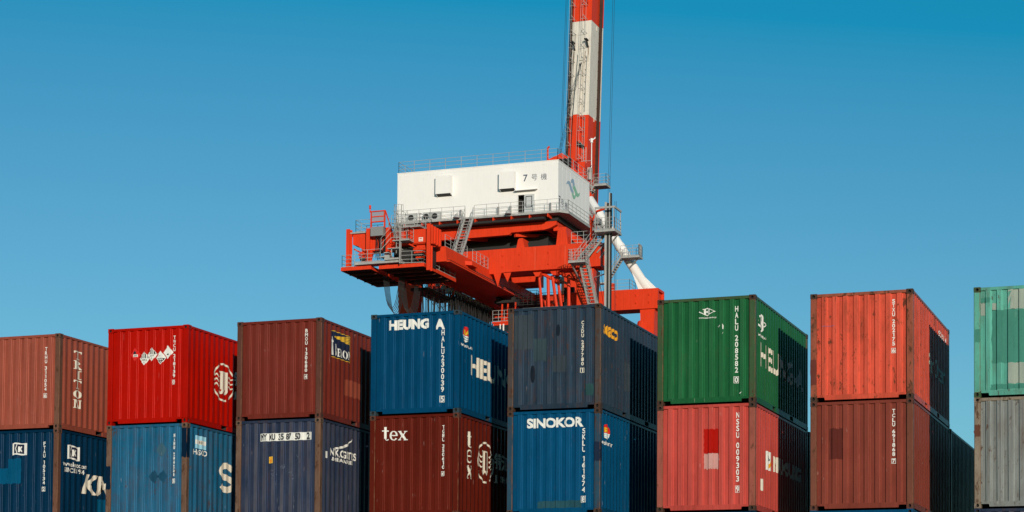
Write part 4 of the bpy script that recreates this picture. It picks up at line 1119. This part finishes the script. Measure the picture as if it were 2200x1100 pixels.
for xx, z0, z1 in ((-73.92, 47.40, 49.36), (-67.33, 47.38, 49.22)):   # hooded air intakes
    w = 1.56; y = HY0-.62
    zf = z0+.20
    mb = CB(); mb.box((xx, y, zf), (xx+w, y+.04, z1)); mb.box((xx+.04, y+.04, z1-.04), (xx+w-.04, HY0-.002, z1))
    for q in (xx, xx+w-.04): mb.prism([(q, y+.04, zf), (q, HY0-.002, z0), (q, HY0-.002, z1), (q, y+.04, z1)], (.04, 0, 0))
    o = cpart(mb, 'air_intake_hood', M_CW, house)
    mb = CB()
    mb.prism([(xx+.05, y+.05, zf+.03), (xx+w-.05, y+.05, zf+.03), (xx+w-.05, HY0-.01, z0+.03), (xx+.05, HY0-.01, z0+.03)], (0, 0, .04))
    cpart(mb, 'air_intake_louvre', M_DK, house)
cpart(rail([(HX0+.1, HY1-.1, HZ1+.07), (HX0+.1, HY0+.05, HZ1+.07), (HX1-.1, HY0+.05, HZ1+.07), (HX1-.1, HY1-.1, HZ1+.07), (HX0+.1, HY1-.1, HZ1+.07)], sp=1.6, toe=0), 'roof_handrail', M_GAL, house)
# painted number and emblem
def crane_art(d, mat, face, name='lettering'):
    for v in d.bm.verts:
        u, h, z = v.co
        p = Vector((u, HY0-.008-h, z)) if face == 'front' else Vector((HX1+.010+h, u, z))
        v.co = p-BX
    me = bpy.data.meshes.new(name); d.bm.to_mesh(me); d.bm.free(); return mesh_obj(name, me, mat, house)
d = Decal(); d.text('7', -65.05, 48.27, -64.62, 48.93, .015); d.text('号', -64.22, 48.30, -63.64, 48.90, .0); d.text('機', -63.27, 48.28, -62.66, 48.90, .0); crane_art(d, M_INK, 'front')
d = Decal(); d.text('7', 178.12, 45.90, 178.68, 46.70); d.text('号', 178.85, 45.82, 179.6, 46.55); d.text('機', 179.95, 45.80, 180.75, 46.55); crane_art(d, M_INK, 'side')
d = Decal()
d.poly([(180.31, 48.25), (180.5, 48.56), (180.91, 48.76), (181.4, 48.81), (181.73, 48.6), (182.07, 48.31), (182.53, 48.1), (182.61, 48.01), (182.03, 47.83), (181.64, 47.96), (181.33, 48.27), (181.0, 48.45), (180.65, 48.42)])
d.poly([(181.65, 48.67), (181.8, 49.05), (182.17, 49.27), (182.59, 49.25), (182.84, 48.95), (182.89, 48.76), (182.52, 48.59), (182.31, 48.4), (182.15, 48.36), (182.31, 48.63), (182.22, 48.84), (181.89, 48.8)])
crane_art(d, M_LB, 'side', 'emblem')
d = Decal(); d.k = 3
d.poly([(182.93, 48.75), (183.31, 48.52), (183.69, 48.23), (184.07, 48.2), (184.49, 48.44), (184.41, 48.12), (183.95, 47.83), (183.36, 47.8), (183.03, 48.0), (182.69, 48.23), (182.31, 48.38), (182.56, 48.59)])
d.poly([(182.03, 47.81), (182.21, 47.53), (182.52, 47.33), (182.91, 47.4), (183.2, 47.68), (183.28, 47.98), (183.07, 47.98), (182.95, 47.8), (182.7, 47.71), (182.53, 47.82), (182.65, 48.0)])
crane_art(d, M_LG, 'side', 'emblem')
# gallery round the house
gal = deck([(-77.9, 176.8), (-60.95, 176.8), (-60.3, 177.6), (-60.3, 187.6), (HX1, 187.6), (HX1, HY0), (-77.9, HY0)], HZ0-.02, .2, 'gallery', M_GAL)
cpart(rail([(-77.8, 176.85, HZ0), (-70.6, 176.85, HZ0)]), 'handrail', M_GAL, gal)
cpart(rail([(-69.6, 176.85, HZ0), (-60.98, 176.85, HZ0), (-60.35, 177.6, HZ0), (-60.35, 187.5, HZ0)]), 'handrail', M_GAL, gal)
mb = CB()
for k in range(9): mb.box((-77+k*1.85, 176.86, HZ0-.55), (-76.9+k*1.85, 177.95, HZ0-.225))
cpart(mb, 'gallery_bracket', M_CR, gal)
mb = CB()
for q in (177.0, 177.35): mb.bar((-77.8, q, HZ0-.62), (-62.5, q, HZ0-.62), .16, 8)
cpart(mb, 'cable_duct', M_DK, gal)
for xx, yy in ((-66.0, 176.8), (-71.3, 176.8)):
    mb = CB(); mb.bar((xx, yy-.35, HZ0+.25), (xx, yy-.35, HZ0-.1), .12, 10, 0, .34); mb.bar((xx, yy-.35, HZ0+.3), (xx, yy, HZ0+.5), .03); cpart(mb, 'floodlight', M_GAL, gal)
for xx in (-67.6, -66.35, -62.3, -71.5):
    mb = CB(); mb.box((xx, HY0-.25, HZ0), (xx+.14, HY0-.1, HZ0+1.0)); cpart(mb, 'junction_box', M_BOX, gal)
for xx in (-76.7, -75.1, -74.2):
    mb = CB(); mb.box((xx, 177.15, HZ0), (xx+.85, 177.6, HZ0+.85)); o = cpart(mb, 'air_conditioner', plain('condenser_casing', (.55, .55, .53), .5, 0, .3), gal)
    mb = CB(); mb.bar((xx+.33, 177.13, HZ0+.42), (xx+.33, 177.148, HZ0+.42), .30, 16); cpart(mb, 'fan_grille', M_DK, gal)
# floor frame between house and cross beam
mb = CB(); mb.prism([(-77.8, 178.1, 44.25), (-77.8, 178.1, 43.15), (-66.5, 178.1, 43.25), (-66.3, 178.1, 43.45), (-62.9, 178.1, 43.5), (-62.4, 178.1, 43.6), (-61.7, 178.1, 43.9), (-61.7, 178.1, 44.25)], (0, .5, 0)); ff = cpart(mb, 'floor_frame', M_CR)
mb = CB(); mb.box((-62.2, 178.7, 43.45), (-61.7, 187.4, 44.25)); mb.box((-77.9, 178.7, 43.45), (-77.4, 187.4, 44.25)); cpart(mb, 'floor_beam', M_CR, ff)
mb = CB(); mb.box((-77.2, 180.6, 41.7), (-63.4, 186.8, 43.55)); cpart(mb, 'underfloor_dark_fill', M_DK, ff)  # added box: darkens the gap and keeps sun off the rear beam
for k in range(5):
    xx = -75.2+k*3.0; mb = CB(); mb.box((xx, 178.65, 43.75), (xx+.3, 186.85, 44.25)); cpart(mb, 'floor_beam', M_CR, ff)
mb = CB(); mb.box((HX0, HY0+.02, 44.27), (HX1, HY1, 44.76)); cpart(mb, 'floor_plate', M_DK, ff)
for a, b in (((-66.0, 178.4), (-63.0, 183)), ((-71.0, 178.4), (-68.0, 184))):
    mb = CB(); mb.bar((*a, 43.2), (*b, 43.9), .2); cpart(mb, 'floor_brace', M_CR, ff)
for xx, w, zt in ((-61.2, .95, 43.0), (-65.2, .62, 42.45), (-75.0, .85, 43.0)):
    mb = CB(); mb.prism([(xx-.12, 176.9, 41.56), (xx+w+.12, 176.9, 41.56), (xx+w-.06, 176.9, zt), (xx+.06, 176.9, zt)], (0, 1.3, 0)); o = cpart(mb, 'pedestal', M_CR)
    mb = CB(); mb.box((xx+.1, 177.0, zt), (xx+w-.1, 178.6, zt+(.35 if zt > 42.9 else .12))); cpart(mb, 'pedestal_cap', M_CR, o)
mb = CB(); mb.prism([(-60.9, 178.3, 43.0), (-60.3, 178.3, 43.0), (-58.4, 178.3, 41.56), (-59.3, 178.3, 41.56)], (0, .3, 0)); cpart(mb, 'diagonal_brace', M_CR)
cpart(rail([(-59.6, 176.4, 41.56), (-57.2, 176.4, 41.56)], sp=.6), 'handrail', M_GAL)
# thin bracing below the cross beam
for a, b, r in (((-63.15, 177.3, 39.24), (-62.6, 177.3, 33.6), .13), ((-62.3, 177.5, 38.9), (-62.15, 177.5, 33.6), .16), ((-61.8, 177.3, 38.85), (-61.0, 177.3, 33.6), .15),
                ((-61.35, 177.6, 38.5), (-60.6, 177.6, 33.6), .14), ((-60.2, 177.4, 38.85), (-60.1, 177.4, 33.6), .16), ((-63.0, 177.4, 39.2), (-61.2, 177.4, 38.2), .16), ((-61.4, 177.4, 39.22), (-59.6, 177.4, 38.35), .17), ((-62.75, 177.9, 36.6), (-61.9, 177.9, 33.6), .12)):
    mb = CB(); mb.bar(a, b, r, 6); cpart(mb, 'strut', M_CR)
mb = CB(); mb.prism([(-63.6, 176.8, 39.25), (-62.7, 176.8, 39.25), (-63.0, 176.8, 38.75), (-63.3, 176.8, 38.75)], (0, .8, 0)); cpart(mb, 'gusset', M_CR)
mb = CB(); mb.prism([(-61.9, 176.8, 39.25), (-60.9, 176.8, 39.25), (-61.2, 176.8, 38.8), (-61.6, 176.8, 38.8)], (0, .8, 0)); cpart(mb, 'gusset', M_CR)
lp = deck([(-66.5, 176.8), (-59.2, 176.8), (-59.2, 181.5), (-66.5, 181.5)], 33.6, .3, 'lower_platform', M_CR)
mb = CB(); mb.box((-60.4, 178.8, 33.6), (-59.2, 180.4, 37.4)); cpart(mb, 'stiffening_column', M_CR, lp)
mb = CB(); mb.box((-62.6, 180.0, 33.6), (-61.0, 181.2, 36.8)); mb.box((-64.9, 180.2, 33.6), (-63.6, 181.2, 36.2)); mb.box((-61.9, 181.0, 36.8), (-60.9, 181.4, 38.4)); cpart(mb, 'electrical_cabinet', M_DK, lp)
cpart(rail([(-66.4, 179.5, 36.6), (-59.3, 179.5, 36.6)], n=4, sp=.45), 'handrail', M_DK, lp)
cpart(rail([(-64.6, 176.9, 33.6), (-61.0, 176.9, 33.6)], h=2.2, n=5, sp=.5), 'handrail', M_GAL, lp)
mb = CB(); mb.bar((-60.3, 184.0, 40.8), (-60.3, 184.0, 33.6), .30, 10); cpart(mb, 'pipe', M_CW, smooth=False)
mb = CB(); mb.bar((-62.2, 179.0, 39.0), (-60.6, 179.0, 38.2), .16); mb.box((-62.4, 179.0, 38.6), (-61.6, 180.2, 39.1)); cpart(mb, 'cable_tray', M_GAL)

# ---- stairs
stair((-70.55, 173.2, 39.62), (-70.55, 176.8, 44.9), (.85, 0, 0), 16, crane)
stair((-58.15, 173.2, 39.0), (-57.0, 176.2, 42.15), (.8, 0, 0), 13, crane)
ld = deck([(-58.5, 172.2), (-56.9, 172.2), (-56.9, 173.6), (-58.5, 173.6)], 39.0, .15, 'stair_landing', M_GAL)
cpart(rail([(-58.5, 173.5, 39.0), (-58.5, 172.25, 39.0), (-56.9, 172.25, 39.0), (-56.9, 173.5, 39.0)], n=4, sp=.35), 'handrail', M_GAL, ld)
stair((-57.4, 176.4, 33.6), (-57.75, 173.4, 38.95), (.75, 0, 0), 18, crane)
mb = CB()
for k in range(2): mb.bar((-58.4+k*1.4, 172.9, 38.85), (-58.4+k*.7, 176.5, 37.4), .07)
cpart(mb, 'bracket', M_GAL, ld)
deck([(-58.9, 176.0), (-56.4, 176.0), (-56.4, 177.6), (-58.9, 177.6)], 33.6, .15, 'stair_landing', M_GAL)
# lift mast with its platforms
mb = CB(); mb.box((-55.86, 174.9, .3), (-55.66, 175.1, 44.9)); mb.box((-55.44, 174.9, .3), (-55.34, 175.1, 45.75))
mast = cpart(mb, 'lift_mast', M_GAL)
mb = CB(); mb.box((-55.659, 174.95, .3), (-55.441, 175.05, 44.8)); mb.box((-55.339, 174.92, .3), (-55.20, 175.08, 45.7)); cpart(mb, 'rack', M_DK, mast)
mb = CB()
for z in (12, 20, 28, 34.5, 38.3, 41.2): mb.bar((-55.6, 175.1, z), (-57.4, 176.8, z+.0), .07)
cpart(mb, 'mast_tie', M_GAL, mast)
mb = CB(); mb.box((-56.6, 174.2, 0), (-54.4, 175.8, .3)); cpart(mb, 'mast_base', M_BOX, mast)
up = deck([(-56.55, 174.0), (-54.6, 174.0), (-54.6, 176.2), (-56.55, 176.2)], 42.15, .22, 'lift_platform', M_GAL)
cpart(rail([(-56.5, 176.1, 42.15), (-56.5, 174.05, 42.15), (-54.65, 174.05, 42.15), (-54.65, 176.1, 42.15)], sp=.65), 'handrail', M_GAL, up)
mb = CB()
for xx, yy in ((-56.5, 174.05), (-54.7, 174.05), (-54.7, 176.1)): mb.bar((xx, yy, 42.15), (xx, yy, 44.15), .05)
mb.box((-56.55, 174.0, 44.1), (-54.6, 174.12, 44.28)); mb.box((-54.72, 174.12, 44.1), (-54.6, 176.15, 44.28)); cpart(mb, 'gate_frame', M_GAL, up)
mb = CB(); mb.bar((-55.2, 175.5, 41.95), (-57.0, 176.2, 40.5), .07); mb.bar((-54.7, 175.5, 41.95), (-56.9, 176.4, 39.9), .07); cpart(mb, 'bracket', M_GAL, up)
mb = CB(); mb.box((-56.9, 174.8, 42.9), (-56.3, 175.5, 43.4)); cpart(mb, 'control_box', M_BOX, up)
mb = CB(); mb.path([(-57.35, 175.4, 41.56), (-57.3, 175.4, 43.2), (-56.75, 175.2, 44.15), (-56.0, 175.1, 44.3), (-55.75, 175.1, 44.15)], .11, 8); cpart(mb, 'hose_arm', M_CR)
# ---- A-frame: white tubular legs, apex, stairs up the leg
def tube(a, b, r, name, mat, n=18): 
    m_ = CB(); m_.bar(a, b, r, n); return cpart(m_, name, mat, smooth=False)
A0, A1 = Vector((-57.9, 196.0, 40.7)), Vector((-66.9, 197.6, 54.2))
for o_ in (1, -1):
    a, b = Vector(A0), Vector(A1)
    if o_ < 0: a.x, b.x = -68.2*2-a.x, -68.2*2-b.x
    m_ = CB(); m_.bar(a, b, .49, 20); t = m_.build('a_frame_leg', M_CW, crane)
    for p in t.data.polygons: p.use_smooth = len(p.vertices) == 4
    d_ = (b-a).normalized()
    m_ = CB()
    for s_ in (-.35, .35):
        m_.prism([a+Vector((-.9*o_-s_*.0, s_, 0)), a+Vector((1.0*o_, s_, 0)), a+d_*3.0+Vector((.15*o_, s_, .0)), a+d_*2.6+Vector((-.35*o_, s_, 0))], (0, .06, 0))
    cpart(m_, 'gusset', M_CW, t)
    m_ = CB(); m_.bar(a+d_*5.6, a+d_*5.9, .54, 20); m_.bar(a+d_*10.0, a+d_*10.3, .54, 20); cpart(m_, 'tube_collar', M_CW, t)
    m_ = CB(); m_.bar(a+d_*12.3, b+d_*.2, .53, 20); cpart(m_, 'tube_end', M_CR, t)
lg = crane
dA = (A1-A0).normalized(); off = Vector((-.3, -1.0, -.15))
stair(A0+dA*6.6+off+Vector((-.3, 0, 0)), A0+dA*14.0+off+Vector((-.3, 0, 0)), (0, .75, 0), 20, crane, 'leg_stair')
kp = deck([(-60.3, 194.2), (-58.3, 194.2), (-58.3, 195.6), (-60.3, 195.6)], 43.95, .18, 'leg_platform', M_GAL)
cpart(rail([(-60.3, 194.25, 43.95), (-58.35, 194.25, 43.95), (-58.35, 195.5, 43.95), (-60.3, 195.5, 43.95)], sp=.6), 'handrail', M_GAL, kp)
mb = CB(); mb.box((-58.42, 194.3, 44.1), (-58.36, 195.4, 45.2)); cpart(mb, 'mesh_panel', M_GAL, kp)
stair((-61.9, 194.2, 41.4), (-60.3, 194.2, 43.8), (0, .8, 0), 10, crane, 'leg_stair')
mb = CB(); mb.box((-62.8, 194.2, 41.28), (-61.9, 195.0, 41.4)); mb.bar((-62.6, 194.3, 41.3), (-62.6, 195.2, 40.5), .05); cpart(mb, 'walkway', M_GAL)
mb = CB(); mb.bar((-60.2, 194.9, 43.8), (-60.9, 195.9, 42.2+1.6), .08); mb.bar((-58.6, 194.9, 43.8), (-59.9, 195.9, 43.0), .08); cpart(mb, 'bracket', M_GAL, kp)
mb = CB()                      # apex block over the house
mb.prism([(-69.6, 197.0, 53.4), (-69.6, 197.0, 55.3), (-67.7, 197.0, 56.0), (-66.5, 197.0, 55.1), (-66.4, 197.0, 53.4)], (0, 2.0, 0)); apx = cpart(mb, 'apex_block', M_CR)
mb = CB(); mb.box((-66.1, 197.5, 53.2), (-65.3, 198.5, 55.0)); mb.box((-66.3, 197.2, 55.1), (-66.1, 198.4, 55.3)); cpart(mb, 'sheave_housing', M_CR, apx)
for k in range(3):
    mb = CB(); mb.bar((-67.9+k*.5, 196.7, 54.8), (-67.6+k*.5, 196.7, 54.8), .5, 16); cpart(mb, 'sheave', M_DK, apx)
mb = CB()
for xx in (-65.8, -65.5, -64.9): mb.bar((xx, 198.5, 51.0), (xx, 198.5, 56.8), .045)
for k in range(18): mb.bar((-65.8, 198.5, 51.2+k*.3), (-65.5, 198.5, 51.2+k*.3), .02)
mb.box((-66.0, 198.3, 52.0), (-64.7, 199.2, 52.1)); mb.box((-65.3, 198.4, 53.3), (-64.9, 198.9, 54.6)); mb.bar((-66.0, 198.4, 55.3), (-64.8, 198.4, 55.3), .03); mb.bar((-66.0, 198.4, 54.2), (-64.8, 198.4, 54.2), .03)
cpart(mb, 'access_ladder', M_GAL, apx)
mb = CB()
for k in range(30):
    x, y, z = random.uniform(-66.2, -64.9), random.uniform(198, 199), random.uniform(51.2, 54.5)
    mb.bar((x, y, z), (x+random.uniform(-.3, .3), y+random.uniform(-.3, .3), z+random.uniform(.1, .7)), random.uniform(.02, .09))
o = cpart(mb, 'rope_fittings', M_DK, apx); o['kind'] = 'stuff'
mb = CB(); mb.path([(-69.2, 196.8, 55.2), (-69.2, 196.8, 56.6), (-69.0, 196.8, 56.75)], .10, 8); cpart(mb, 'vent_pipe', M_CR, apx)
mb = CB(); mb.bar((-64.85, 198.4, 54.5), (-64.85, 198.4, 57.2), .05, 8); mb.bar((-64.85, 198.4, 57.2), (-64.85, 198.4, 57.65), .14, 10)
mb.prism([(-65.12, 198.38, 57.56), (-64.7, 198.38, 57.58), (-64.42, 198.38, 57.8), (-64.45, 198.38, 57.62), (-64.66, 198.38, 57.5), (-65.1, 198.38, 57.48)], (0, .06, 0)); cpart(mb, 'wind_vane', M_CW)
bp = deck([(-65.0, 199.6), (-63.6, 199.6), (-63.6, 201.2), (-65.0, 201.2)], 53.05, .2, 'boom_platform', M_GAL)
cpart(rail([(-65.0, 199.65, 53.05), (-63.65, 199.65, 53.05), (-63.65, 201.1, 53.05), (-65.0, 201.1, 53.05)], sp=.6), 'handrail', M_GAL, bp)
stair((-66.6, 199.7, 50.6), (-65.0, 199.7, 52.9), (0, .8, 0), 9, crane, 'boom_stair')
mb = CB(); mb.bar((-66.4, 199.9, 50.5), (-66.9, 198.6, 53.4), .08); mb.bar((-65.0, 200.4, 52.85), (-66.6, 198.9, 53.5), .08); cpart(mb, 'bracket', M_GAL, bp)

# ---- raised boom: box in vermilion and white bands
HZ = Vector((-70.03, 204.4, 33.0))
def bp_at(z):                   # centre of the landward face at height z, leaning slightly seaward
    return Vector((-69.95+(z-60)*.0, 209.0+(z-60.6)*.078, z))
BW, BD = 2.38, 3.3
def boom_seg(z0, z1, mat):
    a, b = bp_at(z0), bp_at(z1); m_ = CB()
    m_.prism([a+Vector((-BW/2, 0, 0)), a+Vector((BW/2, 0, 0)), a+Vector((BW/2, BD, 0)), a+Vector((-BW/2, BD, 0))], b-a)
    return cpart(m_, 'boom_section', mat)
segs = [(33, 63.45, M_CR), (63.452, 74.4, M_CWD), (74.402, 86, M_CR), (86.002, 97, M_CWD)]
bs = [boom_seg(*s_) for s_ in segs]
def bface(dx, dy, z): return bp_at(z)+Vector((dx, dy, 0))
for z0, z1, mat, par in ((35, 97, M_RAIL, bs[0]),):
    m_ = CB(); a, b = bface(BW/2+.002, BD-.55, z0), bface(BW/2+.002, BD-.55, z1)
    m_.prism([a, a+Vector((.30, 0, 0)), a+Vector((.30, .30, 0)), a+Vector((0, .30, 0))], b-a); cpart(m_, 'trolley_rail', mat, par)
for z0, z1, mat, par in ((33, 63.45, M_CR, bs[0]), (63.452, 74.4, M_CWD, bs[1]), (74.402, 97, M_CR, bs[2])):
    m_ = CB(); a, b = bface(BW/2+.002, BD-.22, z0), bface(BW/2+.002, BD-.22, z1)
    m_.prism([a, a+Vector((.34, 0, 0)), a+Vector((.34, .2, 0)), a+Vector((0, .2, 0))], b-a); cpart(m_, 'rail_flange', mat, par)
m_ = CB(); a, b = bface(-BW/2-.16, -.10, 35), bface(-BW/2-.16, -.10, 97)
m_.prism([a, a+Vector((.30, 0, 0)), a+Vector((.30, .098, 0)), a+Vector((.158, .098, 0)), a+Vector((.158, .5, 0)), a+Vector((0, .5, 0))], b-a); cpart(m_, 'cable_tray', M_RAIL, bs[0])
k = 0
z = 56.0
while z < 80:                   # clips down the trolley rail
    par = bs[0] if z < 63.4 else bs[1] if z < 74.4 else bs[2]
    m_ = CB(); p = bface(BW/2-.08, BD-.62, z); m_.box(p, p+Vector((.10, .2, .12))); cpart(m_, 'rail_clip', M_DK, par); z += 1.1
# forestay link lying against the boom, rope guide frames, ladder
def bbar(dx0, dy0, z0, dx1, dy1, z1, w, dp, name, mat, par):
    m_ = CB(); a, b = bface(dx0, dy0, z0), bface(dx1, dy1, z1)
    m_.prism([a, a+Vector((w, 0, 0)), a+Vector((w, dp, 0)), a+Vector((0, dp, 0))], b-a); return cpart(m_, name, mat, par)
bbar(-.45, -.55, 63.45, -.10, -.45, 70.6, .55, .3, 'stay_link', M_CWD, bs[1]); bbar(-.75, -.6, 50, -.45, -.55, 63.44, .55, .3, 'stay_link', M_CR, bs[0])
m_ = CB(); p = bface(-.15, -.65, 69.7); m_.box(p+Vector((.1, .3, .1)), p+Vector((.35, .64, .4))); p = bface(.02, -.5, 69.0); m_.prism([p, p+Vector((.1, 0, .1)), p+Vector((.12, 0, .35)), p+Vector((.02, 0, .3))], (0, .2, 0)); cpart(m_, 'link_pin', M_DK, bs[1])
for dx, z in ((-.95, 71.8), (.62, 72.0)):
    m_ = CB(); p = bface(dx, -.75, z); m_.box(p, p+Vector((.30, .74, .14))); m_.prism([p+Vector((.05, .3, 0)), p+Vector((.25, .3, 0)), p+Vector((.36, .5, -.75)), p+Vector((.22, .5, -.75))], (0, .2, 0))
    cpart(m_, 'rope_sheave_bracket', M_DK, bs[1])
for z, dx in ((60.2, -.05), (60.0, .35)):
    m_ = CB(); p = bface(dx, -.35, z); m_.prism([p, p+Vector((.5, 0, -.5)), p+Vector((.5, 0, -.2)), p+Vector((.05, 0, .3))], (0, .34, 0)); cpart(m_, 'bracket', M_DK, bs[0])
for dx in (-1.05, .30):         # rope guide frames
    for i in range(14):
        z = 57.2+i*1.62
        par = bs[0] if z < 63 else bs[1] if z < 74 else bs[2]
        m_ = CB(); q0, q1, q2 = bface(dx, -.02, z), bface(dx, -.55, z), bface(dx+.42, -.55, z-.5)
        m_.path([q0, q1], .028); m_.path([q1, q2], .028); m_.bar(q2, bface(dx+.42, -.02, z-.5), .028); m_.bar(bface(dx-.25, -.55, z-.5), q2, .024); cpart(m_, 'rope_guide', M_GAL, par)
    m_ = CB()
    for e in (-.25, 0, .42): m_.bar(bface(dx+e, -.55, 56.2), bface(dx+e*.9, -.55, 80), .018)
    cpart(m_, 'guide_line', M_GAL, bs[1])
m_ = CB()                       # hand line of the ladder on the boom
for z0, z1 in ((63.8, 70.2),):
    m_.bar(bface(.75, -.2, z0), bface(.85, -.2, z1), .03); m_.bar(bface(.85, -.2, z1), bface(.6, -.2, z1+.2), .03)
    for k in range(5): m_.bar(bface(.75+.02*k, -.2, z0+.6+k*1.4), bface(.55+.02*k, -.02, z0+.75+k*1.4), .03)
cpart(m_, 'hand_line', M_GAL, bs[1])
m_ = CB(); m_.bar(bface(.82, -.2, 58.5), bface(.82, -.2, 63.2), .03)
for k in range(5): m_.bar(bface(.82, -.2, 58.9+k), bface(.5, -.02, 59.1+k), .03)
cpart(m_, 'hand_line', M_GAL, bs[0])
m_ = CB(); p = bface(.75, -.55, 76.9); m_.box(p, p+Vector((.14, .54, 1.2))); m_.bar(p+Vector((0, 0, .9)), p+Vector((-.5, .1, .5)), .05); m_.bar(p+Vector((.05, 0, 0)), p+Vector((.2, .1, -.5)), .05); cpart(m_, 'bracket', M_CR, bs[2])
for z in (63.6, 74.2):
    m_ = CB(); p = bface(BW/2-.05, -.05, z-.0); m_.box(p+Vector((.06, BD*.55, -.5)), p+Vector((.12, BD*.55+.12, .0))); cpart(m_, 'bracket', M_CWD, bs[1])
M_STN = paint('grease_and_rust_run', (.24, .17, .11), rust=.5, fade=.4, wear=0)
for dx, z0, z1, w in ((.92, 69.6, 71.4, .18), (.55, 69.2, 70.9, .12), (-.80, 68.6, 70.9, .12), (.30, 68.0, 69.8, .10)):
    m_ = CB(); n_ = 8; L_ = []; R_ = []
    for i in range(n_+1):
        z = z0+(z1-z0)*i/n_; h_ = w*(.25+.75*i/n_)*random.uniform(.6, 1.1)/2
        p = bface(dx+random.uniform(-.02, .02), -.012, z); L_.append(p-Vector((h_, 0, 0))); R_.append(p+Vector((h_, 0, 0)))
    m_.prism(L_+R_[::-1], (0, .006, 0)); cpart(m_, 'grease_stain', M_STN, bs[1])
# ropes beside the boom, from the apex and the girder up to the boom tip
for a, b in (((-71.0, 206.0, 57.0), (-70.05, 206.9, 97)), ((-70.85, 206.0, 57.0), (-69.9, 206.9, 97)), ((-70.6, 206.0, 56.4), (-70.2, 208.6, 72.5)), ((-70.45, 206.2, 56.2), (-70.1, 208.6, 72.5)), ((-70.1, 206.4, 56.0), (-70.5, 208.4, 72.0)),
             ((-65.75, 206.0, 36), (-64.75, 206.6, 97)), ((-65.58, 206.0, 36), (-64.55, 206.6, 97))):
    m_ = CB(); m_.bar(a, b, .018, 5); cpart(m_, 'wire_rope', M_CAB)
for k in range(3):              # boom ropes fanning from the apex on to the stay link
    m_ = CB(); m_.bar((-68.9+k*.16, 198.6, 55.6), bface(.28+k*.06, -.6, 69.4), .018, 5); cpart(m_, 'wire_rope', M_CAB)
m_ = CB()
for xx in (-55.0, -54.86): m_.bar((xx, 175.3, .3), (xx, 175.3, 45.0), .018)
cpart(m_, 'wire_rope', M_CAB)
for x0, z0, x1, z1 in ((-57.2, 39.2, -56.3, 34.0), (-56.9, 39.3, -56.2, 34.0), (-56.6, 39.3, -56.0, 34.0)):
    m_ = CB(); m_.bar((x0, 177, z0), (x1, 177, z1), .022); cpart(m_, 'wire_rope', M_CAB)
#CRANE-END
